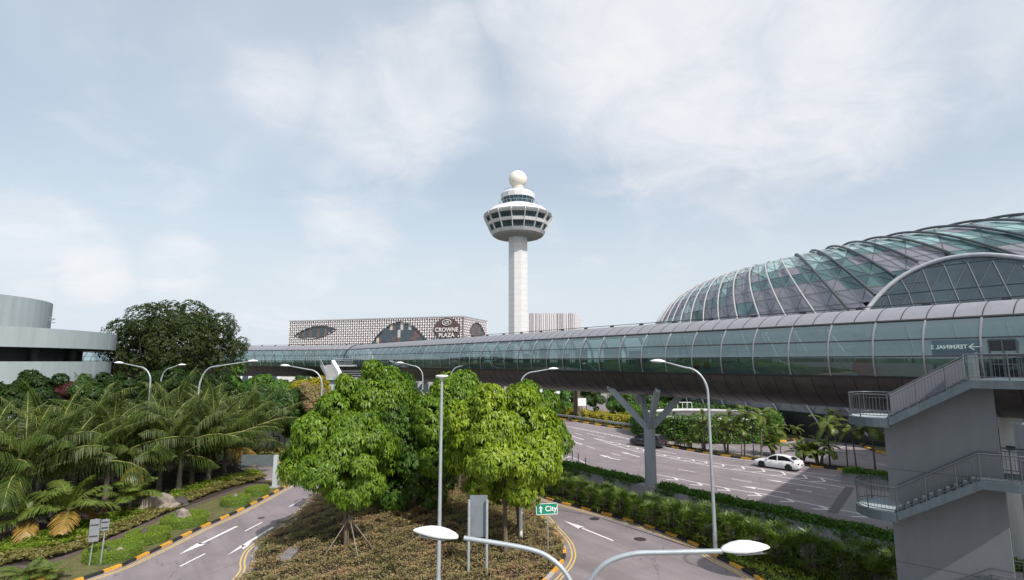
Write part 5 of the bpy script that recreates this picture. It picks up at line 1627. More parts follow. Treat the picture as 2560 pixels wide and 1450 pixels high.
lamp((1650, 905), (1770, 985), 32.3, 'tall grey curved street lamp rising from the fan-palm hedge in front of the footbridge', head_d=33.5, hl=.95)
lamp((628, 904), (497, 975), 52, 'big curved street lamp over the left palms, head pointing right', r=.1, hl=1.0)
lamp((300, 908), (376, 955), 52, 'curved street lamp in front of the dark tree, head pointing left', hl=.9)
lamp((452, 913), (402, 955), 60, 'small curved street lamp under the dark tree, head pointing right', hl=.9)
lamp((716, 915), (805, 965), 50, 'curved street lamp left of the small white stair, head pointing left', hl=.9)
lamp((925, 914), (972, 945), 70, 'far curved street lamp peeking out behind the pointed tree top', hl=.9)
lamp((1003, 908), (1057, 945), 62, 'curved street lamp between the central tree tops, head pointing left', hl=.9)
lamp((1190, 910), (1128, 938), 64, 'curved street lamp behind the round tree top, head pointing right', hl=.9)
lamp((1380, 923), (1303, 958), 48, 'curved street lamp above the yellow-green tree, head pointing right', hl=.9)
# disc-headed post
b = D(1105, 940, 25.0)
e = empty('disc_lamp', (b.x, b.y, 0), 'slim grey post with flat disc light standing before the central trees', 'street lamp')
mb = MB(); mb.tube([(b.x, b.y, 0), (b.x, b.y, 1.5)], .12, 12); mb.tube([(b.x, b.y, 1.5), (b.x, b.y, b.z - .12)], [.095, .06], 12); mb.build('pole', steel, e)
mb = MB(); mb.lathe((b.x, b.y, b.z), [(.05, -.16), (.14, -.1), (.29, -.03), (.30, .0), (.28, .035), (0, .06)], 24); mb.build('lamp_disc', lampwhite, e)
# near double-arm lamp
hA, hB = D(1106, 1340, 9.9), D(1846, 1376, 9.3)
pt = D(1450, 1510, 9.6)
e = empty('double_arm_lamp', (pt.x, pt.y, 0), 'near double-arm street lamp whose two white heads spread over the roads at the bottom', 'street lamp')
mb = MB(); mb.tube([(pt.x, pt.y, 0), pt], [.12, .07], 12); mb.build('pole', steel, e)
pa = smooth_path([pt, D(1425, 1450, 9.65), D(1385, 1402, 9.7), D(1320, 1372, 9.8), D(1160, 1345, 9.9)], 6)
mb = MB(); mb.tube(pa, .042, 10); mb.build('arm', steel, e)
pb_ = smooth_path([pt, D(1475, 1452, 9.55), D(1515, 1408, 9.5), D(1580, 1385, 9.45), D(1660, 1381, 9.4), D(1806, 1378, 9.3)], 6)
mb = MB(); mb.tube(pb_, .042, 10); mb.build('arm', steel, e)
head(e, hA - Vector((-.0, 0, 0)), (hA - pa[-1]).normalized() * Vector((1, 1, 0)).length / Vector((1, 1, 0)).length, .80)
head(e, hB, Vector(((hB - pb_[-1]).x, (hB - pb_[-1]).y, 0)).normalized(), .80)

# ------------------------------------------------------------------ CENTRAL TREES
grp = 'broadleaf trees on the central island'
def tb3(px, py): return G(px, py)
b = G(865, 1398); c = D(852, 1110, b.y + .8)
tree('broadleaf_tree', 'bright green tree with pointed top, nearest to the left road, held by stakes', b + Vector((0, 0, .2)), (c.x + .3, c.y, 6.15), (3.05, 3.0, 4.2), L_green, nl=60, nc=7500, L=.25, W=.115, seed=21, taper=.62, group=grp, r0=.15, lobe=.27)
b2 = G(922, 1312); 
tree('broadleaf_tree', 'green tree directly behind the staked pointed tree', b2 + Vector((0, 0, .2)), (b2.x + .05, b2.y + .3, 6.6), (3.2, 3.0, 4.9), L_green, nl=44, nc=5200, L=.25, W=.115, seed=22, taper=.66, group=grp, r0=.13)
b = G(1262, 1408); c = D(1262, 1130, b.y)
tree('broadleaf_tree', 'broad rounded yellow-green tree at the front right of the island', b + Vector((0, 0, .2)), (c.x - .15, c.y + .9, 6.05), (3.3, 3.0, 3.8), L_yellow, nl=64, nc=8000, L=.25, W=.115, seed=23, taper=.12, group=grp, trunks=[(b, (c.x, c.y + .8, 6)), (G(1297, 1332), (c.x + .6, c.y + 1.4, 6))], lobe=.27)
b = G(1075, 1255)
tree('broadleaf_tree', 'green tree, its leaves coloured as if in shade, filling the gap between the two front trees', b, (b.x - .85, b.y - 5.4, 4.7), (3.0, 2.6, 4.3), L_midshade, nl=46, nc=5500, L=.25, W=.115, seed=24, group=grp, taper=.2, lobe=.3)
b = D(1150, 1000, 47)
tree('broadleaf_tree', 'round-topped green tree rising behind the yellow-green tree', (b.x, b.y, 0), (b.x, b.y, 6.9), (3.3, 3, 3.9), L_green, nl=34, nc=4200, L=.27, W=.12, seed=25, group=grp, taper=.35)
b = D(1330, 1000, 42)
tree('broadleaf_tree', 'green tree behind the right shoulder of the yellow-green tree', (b.x, b.y, 0), (b.x, b.y, 5.9), (2.6, 2.8, 3.8), L_green, nl=34, nc=4000, L=.27, W=.12, seed=26, group=grp, taper=.45)
b = D(1000, 1000, 50)
tree('broadleaf_tree', 'dark green tree between the pointed tree and the round-topped one', (b.x, b.y, 0), (b.x, b.y, 5.8), (3.8, 3, 4.0), L_midshade, nl=30, nc=3400, L=.28, W=.12, seed=27, group=grp, taper=.3)
b = D(1105, 1040, 38)
tree('broadleaf_tree', 'green tree just behind the disc-headed post', (b.x, b.y, 0), (b.x + .4, b.y, 6.3), (2.7, 2.6, 3.5), L_green, nl=30, nc=3600, L=.27, W=.12, seed=28, group=grp, taper=.3)
# wooden stakes
stx = G(870, 1398)
for k, (px, py) in enumerate(((806, 1398), (901, 1420), (940, 1382))):
    p = G(px, py, .35)
    o = MB().tube([p, stx + Vector((0, 0, 2.4)) + (p - stx) * -.06], .026, 6).build('tree_stake', wood)
    tag(o, ('pale wooden stake leaning to the left side of the staked tree', 'pale wooden stake standing nearest in front of the staked tree', 'pale wooden stake leaning to the right side of the staked tree')[k], 'tree stake', 'stakes around the front tree')

# ------------------------------------------------------------------ DARK TREE and background trees
p = D(438, 900, 76)
tree('rain_tree', 'large dark spreading tree with reddish tint behind the left car park', (p.x + 1, p.y, 0), (p.x, p.y, 13.3), (10.3, 7, 7.4), L_dark, nl=170, nc=24000, L=.24, W=.12, per=6, seed=31, r0=.45, lobe=.19, flat=.24, trunks=[((p.x + 1, p.y, 0), (p.x, p.y, 11)), ((p.x - 4, p.y, 0), (p.x - 4, p.y, 11))], k=18, droop=.2)
def bush(px, py, d, rad, m, label, nl=26, nc=900, L=.3, seed=1, name='shrub', cat='shrub', group=None, zc=None):
    p = D(px, py, d)
    return tree(name, label, (p.x, p.y, 0), (p.x, p.y, zc if zc is not None else p.z), rad, m, nl, int(nc * 2.2), L * .62, L * .3, seed, r0=.08, group=group, cat=cat, k=4, droop=.2, lobe=.28)
bush(90, 985, 44, (2.2, 2.0, 1.8), L_shrub_dark, 'dark leafy shrub in front of the lowest car park parapet at far left', seed=41, nc=1500, L=.34)
bush(20, 1006, 42, (1.8, 2.0, 1.5), L_shrub_dark, 'dark leafy shrub cut by the left edge of the view', seed=48, nc=900, L=.34)
bush(150, 995, 47, (1.5, 1.4, 1.5), L_maroon, 'maroon-leaved shrub among the green ones before the car park', seed=42, nc=900)
bush(215, 995, 48, (2.0, 1.8, 1.6), L_bush, 'green shrub with a thin upright shoot right of the maroon shrub', seed=43, nc=1200)
bush(208, 945, 48, (.55, .5, 1.1), L_bush, 'thin upright sapling above the shrubs in front of the car park', seed=44, nl=6, nc=120, name='sapling', cat='sapling')
bush(330, 975, 58, (3.4, 2, 2.0), L_shrub_dark, 'green shrub below the left curved lamp', seed=45, nc=1300)
bush(430, 965, 66, (4.6, 2, 2.3), L_shrub_dark, 'broad green shrub below the dark spreading tree', seed=46, nc=1300)
bush(255, 975, 62, (3.0, 2, 2.0), L_shrub_dark, 'green shrub just right of the lowest car park parapet', seed=47, nc=1200)
bush(520, 965, 72, (4.0, 2, 2.2), L_shrub_dark, 'green shrub beneath the right side of the dark spreading tree', seed=49, nc=1300)
bush(600, 955, 92, (3.4, 3, 4.2), L_hedge, 'light green tree under the left wing of the footbridge', seed=51, name='background_tree', cat='tree', nc=1500, L=.5, zc=6)
bush(668, 950, 96, (5.2, 3, 3.6), L_hedge, 'sunlit green tree beneath the footbridge right of the struts', seed=52, name='background_tree', cat='tree', nc=1800, L=.5, zc=5.6)
bush(770, 948, 100, (5, 3, 3.8), L_bush, 'dark green tree beneath the footbridge beside the small white stair', seed=53, name='background_tree', cat='tree', nc=1600, L=.5, zc=5.4)
bush(655, 1010, 74, (4.6, 3, 3.6), L_bush, 'mid green bushy tree behind the palm fronds', seed=54, name='background_tree', cat='tree', nc=2200, L=.4, zc=4.6)
bush(715, 1020, 66, (4.0, 3, 4.0), L_bush, 'dark bushy tree left of the pointed tree', seed=55, name='background_tree', cat='tree', nc=2500, L=.36, zc=4.9)
bush(755, 985, 70, (1.9, 1.6, 1.9), L_gold, 'golden shrub at the centre of the bushes left of the pointed tree', seed=56, nc=900, L=.24)
bush(792, 972, 72, (1.9, 1.6, 1.7), L_gold, 'golden shrub top under the lamp beside the small white stair', seed=57, nc=900, L=.24)
bush(690, 1000, 68, (1.3, 1.2, .9), L_gold, 'small golden shrub at the left of the bushes', seed=58, nc=300, L=.24)
bush(790, 1000, 66, (2.6, 2, 2.5), L_brown, 'brownish leaved bush below the golden shrubs', seed=59, nc=1300, L=.26)
bush(585, 1000, 78, (3.2, 2.4, 2.6), L_bush, 'green bush behind the right-hand palms', seed=60, nc=1100, L=.34)

# hedge ring, yellow hedge
p1, p2, p3 = G(1660, 1080), G(1985, 1092), G(1820, 1112)
cH = Vector((29.6, 84.0, 0)); rH = 10.2
hr_ = [cH + Vector((rH * math.cos(a), rH * .92 * math.sin(a), 0)) for a in np.linspace(R(150), R(395), 26)]
hedgebox('ring_hedge', hr_, 1.1, 0.1, 3.4, 15000, .36, L_hedge, 'tall clipped green hedge curving round the circular ramp under the footbridge')
hedgebox('ring_hedge', [cH + Vector((rH * 1.04 * math.cos(a), rH * .92 * math.sin(a), 0)) for a in np.linspace(R(395), R(520), 12)], 1.1, .1, 3.6, 3500, .36, L_hedge, 'far side of the clipped hedge behind the circular ramp')
e = empty('round_ramp', cH, 'low round ramp roof with white rim inside the curved hedge', 'ramp')
MB().lathe(cH, [(0, 2.9), (8.4, 2.9), (8.4, 2.2)], 48, sc=(1, .9)).build('deck', asphalt_patch, e)
MB().lathe(cH, [(8.4, 2.2), (8.9, 2.2), (8.9, 3.2), (8.4, 3.2), (8.4, 2.9)], 48, sc=(1, .9)).build('rim', mat('rim_white', (0.6, 0.6, 0.6), .7), e)
yh = [p + NV * 2.6 for p in fk[8:33]]
hedgebox('golden_hedge', yh, 2.0, .1, 1.5, 9000, .3, L_gold, 'golden-leaved hedge behind the guardrail of the main road', rough=.25)
# guardrail
e = empty('guardrail', fk[10], 'long grey steel guardrail between the main road and the golden hedge', 'guardrail')
gr = [p + NV * .8 for p in fk[6:34]]
mb = MB()
for k in (-1, 1): mb.tube([p + Vector((0, 0, .72 + .1 * k)) for p in gr], .09, 6)
mb.build('rail', steel, e)
for p in resample(gr, 4.0): MB().box(p + Vector((0, 0, .4)), (.12, .12, .8)).build('post', steel, e)
# trees and low buildings far under the bridge
for k, (px, py, d, r, m, lb) in enumerate(((1465, 985, 120, (4, 3, 3.6), L_bush, 'dark green tree seen below the footbridge left of the forked column'), (1400, 985, 110, (4.5, 3, 3.4), L_hedge, 'green shrubby tree at the edge of the yellow-green crown'),
         (1560, 1000, 100, (3.2, 3, 3.4), L_hedge, 'sunny green tree between the arms of the forked column'), (1625, 1000, 96, (1.8, 2, 3.4), L_bush, 'small dark cypress-like tree behind the forked column'),
         (1700, 1010, 112, (5, 3, 3.6), L_hedge, 'green bushes right of the forked column'), (1800, 1000, 125, (7, 3, 4.0), L_bush, 'dark green trees behind the circular ramp'), (1900, 1005, 118, (5, 3, 3.4), L_hedge, 'green bushes at the right behind the circular ramp'),
         (1330, 985, 105, (4.5, 3, 3.2), L_bush, 'dark bush hidden low behind the yellow-green crown'))):
    bush(px, py, d, r, m, lb, seed=70 + k, name='background_tree', cat='tree', nc=1300, L=.5, zc=r[2] * .9)
for k, (px, d) in enumerate(((1438, 104), (1446, 103))):
    p = D(px, 1000, d); o = MB().tube([(p.x, p.y, 0), (p.x, p.y, 9)], [.4, .3], 8).build('palm_trunk', trunkm); tag(o, ('bare brown trunk left of its twin under the footbridge', 'bare brown trunk right of its twin under the footbridge')[k], 'tree trunk', 'two bare trunks')
p = D(1455, 1005, 99)
e = empty('notice_board', (p.x, p.y, 0), 'small white notice board beside the bare trunks', 'sign'); MB().box((p.x, p.y, p.z), (1.5, .1, 1.4)).build('panel', lampwhite, e); MB().box((p.x, p.y + .1, p.z / 2), (.12, .1, p.z)).build('post', darkmetal, e)
mb = MB(); mb.add([tuple(q + Vector((0, 0, 0))) for q in (G(1470, 1008, .02), G(1550, 1008, .02), G(1515, 985, 2.2), G(1495, 985, 2.2))], [(0, 1, 2, 3)])
structure(mb.build('ramp_road', asphalt))
for k, (x0, x1, y0, d, hh_, lb, cm) in enumerate(((1350, 1440, 990, 150, 9, 'pale low building far behind the yellow-green tree', lampwhite), (1560, 1700, 990, 150, 10.5, 'grey low building behind the forked column', conc), (600, 700, 960, 170, 12, 'pale low building beneath the left wing of the footbridge', lampwhite), (700, 860, 960, 160, 9, 'long pale building behind the golden shrubs', conc_white), (860, 1330, 960, 150, 8, 'long grey building behind the central tree tops', conc), (1700, 2010, 990, 160, 9.5, 'long grey building behind the circular ramp', conc))):
    a, b = D(x0, y0, d), D(x1, y0, d)
    e = empty('low_building', ((a.x + b.x) / 2, d, 0), lb, 'building', 'low buildings under the footbridge')
    fixn(MB().prism([(a.x, d), (b.x, d), (b.x, d + 12), (a.x, d + 12)], -.1, hh_).build('wall', cm, e))
    mb = MB()
    for j in range(int((b.x - a.x) / 3)):
        mb.box((a.x + 1.6 + 3 * j, d - .05, hh_ * .5), (1.8, .12, hh_ * .3))
    mb.build('window', mats_h[0], e)
p = G(905 + 800, 1012, 0)
# small ladder-like frames
p = D(1712, 1018, 92); e = empty('rail_frame', (p.x, p.y, 0), 'small white tubular frame standing behind the hedge', 'frame'); mb = MB()
for x in (-1.2, -.4, .4, 1.2): mb.tube([(p.x + x, p.y, 0), (p.x + x, p.y, p.z + .8)], .06, 5)
mb.tube([(p.x - 1.2, p.y, p.z + .8), (p.x + 1.2, p.y, p.z + .8)], .06, 5); mb.build('frame_tube', lampwhite, e)

# white wall with framed panel behind left road, blue parasol roof
a, b = G(590, 1128), G(735, 1128)
e = empty('boundary_wall', a, 'white low wall with a brown-framed panel behind the left crossroad', 'wall')
hw_ = 2.9
fixn(MB().prism([a, b, b + Vector((0, .4, 0)), a + Vector((0, .4, 0))], 0, hw_).build('wall', lampwhite, e))
fr_ = D(682, 1110, a.y - .05); mb = MB()
for (x0, z0, x1, z1) in ((-.8, -.9, .8, -.9), (-.8, .9, .8, .9), (-.8, -.9, -.8, .9), (.8, -.9, .8, .9)): mb.beam(fr_ + Vector((x0, -.05, z0)), fr_ + Vector((x1, -.05, z1)), .1)
mb.build('panel_frame', mat('frame_brown', (0.15, 0.11, 0.09), .7), e)
mb = MB()
for k in range(2):
    q = D(693 + 22 * k, 1080, a.y + 1); mb.box((q.x, q.y, 2.9), (.6, .6, 5.8))
mb.build('wall_pillar', cpwhite, e)
q = D(672, 1076, a.y + 6); e = empty('blue_canopy', (q.x, q.y, 0), 'small blue canopy above the white wall', 'canopy'); MB().box((q.x, q.y, q.z), (3.6, 3, .35)).build('canopy_roof', mat('blue_canopy', (0.05, 0.2, 0.5), .5), e)
for x in (-1.5, 1.5): MB().box((q.x + x, q.y, q.z / 2), (.15, .15, q.z)).build('post', steel, e)
cover('back_shrubs', GP([(600, 1150), (760, 1154), (760, 1135), (590, 1132)]), .1, 1.0, 2500, .35, L_vari, seed=15)

# small white stair from the footbridge junction
js = D(835, 905, 86)
e = empty('white_stair', (js.x, js.y, 0), 'small white outdoor stair descending from the footbridge junction', 'staircase')
t0_, t1_ = D(828, 900, 87), D(848, 946, 84)
mb = MB(); 
w0 = Vector((-1.0, -.5, 0))
a0_, a1_ = D(828, 914, 86), D(845, 944, 84)
v = [a0_, a1_, a1_ + Vector((0, 0, .85)), a0_ + Vector((0, 0, .85))]
mb.add(v + [p + Vector((.45, .3, 0)) for p in v], [(0, 1, 2, 3), (4, 5, 6, 7), (0, 1, 5, 4), (1, 2, 6, 5), (2, 3, 7, 6), (3, 0, 4, 7)])
fixn(mb.build('balustrade', lampwhite, e))
mb = MB()
for k in range(14):
    p = a0_.lerp(a1_, (k + .5) / 14); mb.box(p + Vector((-.9, 0, .0)), (1.7, .35, .2))
mb.build('step', conc, e)
mb = MB(); l0, l1 = a0_ + Vector((-1.8, 0, 0)), a1_ + Vector((-1.8, 0, 0))
for h_ in (.3, .6, 1.0): mb.tube([l0 + Vector((0, 0, h_)), l1 + Vector((0, 0, h_))], .05, 5)
mb.build('railing', steel, e)
mb = MB(); mb.box(a1_ + Vector((-.2, .6, -.2)), (3.2, 1.8, .3)); mb.box(a1_ + Vector((-.5, .5, -.2 - a1_.z / 2)), (1.6, .5, a1_.z)); mb.box(a0_ + Vector((1.4, 1.2, 0)), (4.2, 2, .25)); mb.build('landing', cpwhite, e)
mb = MB()
for h_ in (.4, .75, 1.1): mb.tube([a0_ + Vector((.2, .2, h_)), a0_ + Vector((3.4, .2, h_))], .04, 5)
mb.build('landing_rail', steel, e); mb = MB()
for h_ in (.4, .75, 1.1): mb.tube([a1_ + Vector((.5, -.2, h_ - .1)), a1_ + Vector((3.6, -.2, h_ - .1))], .04, 5)
mb.build('landing_rail', steel, e)

# ------------------------------------------------------------------ SIGNS
cs = D(1367, 1272, 32.0)
e = empty('city_sign', (cs.x, cs.y, 0), 'green road sign with white arrow and the word City on a thin post', 'road sign')
qs = Matrix.Translation(cs)
sg = mat('sign_green', (0.005, 0.25, 0.16), .4, var=.04); sgw = mat('sign_white_paint', (0.85, 0.86, 0.85), .5, var=.02)
face_ = Matrix.Rotation(math.pi / 2, 4, 'X')
tl = Matrix.Rotation(R(-3), 4, 'Y')
Ms = Matrix.Translation(cs) @ tl
mb = MB(); mb.box((0, 0, 0), (1.24, .05, .62)); me = mb.mesh('panel'); me.transform(Ms); link('panel', me, sg, e)
mb = MB()
for (x, z, a_, b_2) in ((0, .295, 1.24, .03), (0, -.295, 1.24, .03), (-.605, 0, .03, .62), (.605, 0, .03, .62)): mb.box((x, -.028, z), (a_, .012, b_2))
me = mb.mesh('border'); me.transform(Ms); link('border', me, sgw, e)
link('lettering', text_mesh('City', .40, Ms @ Matrix.Translation((.24, -.034, 0)) @ face_, .003, .008), sgw, e)
mb = MB(); mb.box((-.34, -.03, -.06), (.07, .012, .30)); mb.add([(-.34, -.036, .2), (-.47, -.036, .0), (-.34, -.036, .09), (-.21, -.036, .0)], [(0, 1, 2), (0, 2, 3)])
mb.add([(-.44, -.0355, -.12), (-.38, -.0355, -.12), (-.33, -.0355, -.02), (-.36, -.0355, .03)], [(0, 1, 2, 3)])
me = mb.mesh('arrow'); me.transform(Ms); link('arrow_mark', me, sgw, e)
MB().tube([(cs.x + .05, cs.y + .04, 0), (cs.x + .05, cs.y + .04, cs.z + .2)], .03, 8).build('post', steel, e)

# large direction sign seen from behind in the island
a = D(1172, 1330, 28.9); b = D(1217, 1330, 28.9)
e = empty('direction_sign', ((a.x + b.x) / 2, 28.9, 0), 'back of a tall grey sign on two posts under the yellow-green tree', 'road sign')
for p, zt_ in ((a, 3.9), (b, 3.9)): MB().tube([(p.x, p.y, 0), (p.x, p.y, zt_)], .075, 10).build('post', steel, e)
z0, z1 = D(1190, 1345, 28.9).z, D(1190, 1270, 28.9).z
MB().box(((a.x + b.x) / 2 + .02, 29.08, (z0 + z1) / 2 + .3), (.92, .05, z1 - z0 + .6)).build('panel', mat('sign_back_shaded', (0.20, 0.235, 0.26), .5, .2), e)  # panel grey darkened to hold the shade of the tree above
p = D(1302, 1290, 34); e = empty('white_post', (p.x, p.y, 0), 'short white post behind the trunk of the yellow-green tree', 'post')
MB().tube([(p.x, p.y, 0), (p.x, p.y, 4)], .11, 10).build('shaft', lampwhite, e); MB().lathe((p.x, p.y, 0), [(.2, 0), (.2, .12), (.11, .14)], 10).build('collar', steel, e)
# two traffic signs seen from behind on the left lawn
for (bx, by, px, py, w_, h_, lb) in ((222, 1421, 236, 1326, .46, 1.15, 'back of the taller grey traffic sign on the left lawn'), (250, 1419, 263, 1312, .38, .58, 'back of the smaller grey traffic sign right of the taller one')):
    bb = G(bx, by); p = D(px, py, bb.y - .3)
    e = empty('traffic_sign', bb, lb, 'road sign', 'pair of traffic signs on the left lawn')
    MB().tube([bb, p + Vector((0, .05, h_ * .5))], .035, 8).build('post', steel, e)
    MB().box(p, (w_, .03, h_), .35)  .build('panel', mat('sign_grey', (0.25, 0.275, 0.29), .5, .3, var=.12), e)
    mb = MB()
    for z_ in (-.25, .25): mb.box(p + Vector((0, .0, z_ * h_)) - Vector((.0, .03, 0)), (w_ * .8, .03, .05), .35)
    mb.build('bracket', darkmetal, e)
# grey gantry board with post
bb = G(686, 1222); top = D(687, 1138, bb.y)
e = empty('gantry_sign', bb, 'wide grey sign board seen from behind beside the crossroad at left', 'road sign')
MB().box(Vector((bb.x, bb.y, top.z / 2)), (.32, .32, top.z)).build('post', mat('gantry_paint', (0.42, 0.48, 0.50), .6), e)
l = D(605, 1150, bb.y); r_ = D(684, 1150, bb.y); z0, z1 = D(650, 1163, bb.y).z, D(650, 1137, bb.y).z
MB().box(((l.x + r_.x) / 2, bb.y - .05, (z0 + z1) / 2), (r_.x - l.x, .12, z1 - z0)).build('panel', mat('gantry_board', (0.10, 0.125, 0.13), .5), e)
MB().box((bb.x, bb.y, .12), (.7, .7, .2)).build('footing', conc, e)

# ------------------------------------------------------------------ TOPIARY DISCS and ROCKS
disc_lb = ('nearest round clipped topiary disc on the left lawn, behind the two sign posts', 'second round topiary disc from the front, holding a small dark rock', 'middle round topiary disc on the left lawn with a pale pointed rock', 'fourth round topiary disc, small, beside the drain strip', 'farthest small topiary disc near the tip of the lawn')
for k, (px, py, rx, ry) in enumerate(((283, 1388, 66, 27), (369, 1349, 53, 21), (463, 1307, 56, 21), (590, 1258, 37, 14), (643, 1234, 30, 10))):
    c = G(px, py, .2); r = rx * c.y / F * .86
    e = empty('topiary_disc', c, disc_lb[k], 'hedge', 'round topiary discs on the left lawn')
    n = 9000 if k < 3 else 4500
    a = rg.uniform(0, 2 * np.pi, n); v = rg.random(n); hh_ = .5
    side = rg.random(n) < .38
    rr = np.where(side, 1.0, np.sqrt(v)) * r * (1 + .03 * np.sin(a * 5 + k)); z = np.where(side, rg.uniform(.0, hh_, n), hh_ * (1 - .1 * v)) 
    Q = np.column_stack([c.x + rr * np.cos(a), c.y + rr * np.sin(a), c.z + z + rg.normal(0, .02, n)])
    nn = np.where(side[:, None], np.column_stack([np.cos(a), np.sin(a), .2 * np.ones(n)]), np.array([[0, 0, 1.0]]))
    dr = unit(nn * .8 + rg.normal(size=(n, 3)) * .8)
    LL = .06 * rg.uniform(.6, 1.4, n)
    link('foliage', np_mesh('foliage', leafverts(Q, dr, nn + rg.normal(size=(n, 3)) * .4, LL, LL * .5)), L_disc, e)
    MB().lathe(c, [(r * .96, -.15), (r * .97, .40), (r * .9, .46), (0, .46)], 32).build('core', mat('clipped_core', (0.06, 0.11, 0.018), .9, var=.4, scale=9, bump=.8, bscale=30), e)
def rock(px, py, z, w_, h_, m, label, seed):
    p = G(px, py, z); g = random.Random(seed)
    bm = bmesh.new(); bmesh.ops.create_icosphere(bm, subdivisions=3, radius=1)
    for v in bm.verts:
        n = 1 + .22 * math.sin(v.co.x * 3 + seed) * math.cos(v.co.y * 4 + seed * 2) + .1 * math.sin(v.co.z * 9 + seed) + g.uniform(-.04, .04)
        v.co = Vector((v.co.x * w_ * n, v.co.y * w_ * .7 * n, max(-.3, v.co.z) * h_ * n * (1 - .25 * abs(v.co.x)))) + p
    me = bpy.data.meshes.new('rock'); bm.to_mesh(me); bm.free()
    o = bpy.data.objects.new('rock', me); C.objects.link(o); me.materials.append(m); tag(o, label, 'rock', 'garden rocks')
rock(456, 1298, .5, .55, .75, rockm, 'pale pointed rock in the middle topiary disc', 1)
rock(359, 1338, .5, .3, .45, rockd, 'small dark rock in the second topiary disc', 2)
rock(272, 1381, .5, .36, .3, rockd, 'flat dark rock in the nearest topiary disc', 3)
rock(297, 1382, .5, .36, .26, rockm, 'flat pale rock beside the dark one in the nearest topiary disc', 4)
rock(588, 1250, .4, .4, .4, rockm, 'small brown rock in the fourth topiary disc', 5)
rock(374, 1277, .2, .8, 1.0, rockm, 'upright brown boulder under the palms, left of its neighbour', 6)
rock(405, 1268, .2, 1.2, 1.0, rockm, 'broad brown boulder under the palms beside the green cover', 7)
rock(446, 1262, .2, .7, .6, rockd, 'dark boulder in the shade right of the broad brown one', 8)

# ------------------------------------------------------------------ PALMS
def frond_verts(base, yaw, pitch, L, arch, g, nleaf=46, leaf=.95, lw=.05, hang=.55, gap=0.12):
    """arched rachis with two rows of drooping leaflets; returns quads and rachis points"""
    n = 14; pts = []; p = np.array(base, float); a = pitch
    step = L / n
    tw_ = g.normal(0, .12)
    for i in range(n + 1):
        pts.append(p.copy())
        d = np.array([math.cos(yaw) * math.cos(a), math.sin(yaw) * math.cos(a), math.sin(a)])
        p = p + d * step
        a -= arch / n * (0.4 + 1.5 * i / n)
        yaw += tw_ / n
    pts = np.array(pts)
    ts = np.linspace(gap, .995, nleaf)
    x = ts * n; i0 = np.minimum(x.astype(int), n - 1); fr = (x - i0)[:, None]
    P = pts[i0] * (1 - fr) + pts[i0 + 1] * fr
    tg = unit(pts[i0 + 1] - pts[i0])
    sd = unit(np.cross(tg, np.array([0, 0, 1.0]) + 0 * tg)); up = np.cross(sd, tg)
    prof = leaf * np.sin(np.clip((ts * .92 + .10), 0, 1) * np.pi) ** .6 
    V = []
    for s in (-1, 1):
        m = len(ts)
        dr = unit(sd * s * 1.0 + tg * .75 + up * g.uniform(.0, .3, (m, 1)) + g.normal(0, .09, (m, 3)))
        LL = prof * g.uniform(.85, 1.12, m)
        mid = P + dr * (LL * .5)[:, None] + np.array([0, 0, -1.0]) * (LL * hang * .12)[:, None]
        tip = P + dr * (LL * .92)[:, None] + np.array([0, 0, -1.0]) * (LL * hang * .62)[:, None]
        nn = up; sdw = unit(np.cross(dr, nn)) * (lw / 2)
        V.append(np.stack([P - sdw, P + sdw, mid + sdw * 1.25, mid - sdw * 1.25], 1).reshape(-1, 3))
        V.append(np.stack([mid - sdw * 1.25, mid + sdw * 1.25, tip + sdw * .25, tip - sdw * .25], 1).reshape(-1, 3))
    return np.concatenate(V), pts
def palm_proto(name, label, cat, group, trunk_h, trunk_r, nf, L, leaf, m, mdry=None, ndry=0, seed=0, nleaf=46, pmin=-20, pmax=82, arch=(1.0, 1.8), lw=.06, trunks=None, lean=0.0, hang=.6):
    g = np.random.default_rng(seed)
    e = empty(name, (0, 0, 0), label, cat, group)
    VG = []; VD = []; rc = MB()
    tops = []
    for (ox, oy, hh_, lx, ly) in (trunks or [(0, 0, trunk_h, lean, 0)]):
        top = Vector((ox + lx, oy + ly, hh_)); tops.append(top)
        pts = [Vector((ox, oy, -.1)), Vector((ox + lx * .25, oy + ly * .25, hh_ * .4)), Vector((ox + lx * .6, oy + ly * .6, hh_ * .75)), top]
        mb = MB(); mb.tube(pts, [trunk_r * 1.3, trunk_r, trunk_r * .9, trunk_r * .8], 8); mb.build('trunk', palmtrunk, e)
    for ti, top in enumerate(tops):
        k_n = max(5, nf // len(tops)) if len(tops) > 1 else nf
        for k in range(k_n):
            yaw = 2 * math.pi * (k * .382 + ti * .13) + g.normal(0, .2)
            f = (k + .5) / k_n
            pitch = R(pmax + (pmin - pmax) * f ** 1.15) + g.normal(0, .08)
            V, pts = frond_verts(top, yaw, pitch, L * g.uniform(.82, 1.08), g.uniform(*arch), g, nleaf, leaf, lw, hang)
            (VD if (mdry and f > 1 - ndry / k_n) else VG).append(V)
            rc.tube([Vector(p) for p in pts[::2]], [.05 * L / 5 * (1 - .8 * i / 7) for i in range(8)], 4, caps=False)
    link('crown', np_mesh('crown', np.concatenate(VG)), m, e)
    for v_ in VD: link('dry_frond', np_mesh('dry_frond', v_), mdry, e)
    rc.build('frond_stem', mat('stem', (0.26, 0.26, 0.08), .7), e)
    return e
pg = 'coconut palms in the left garden'
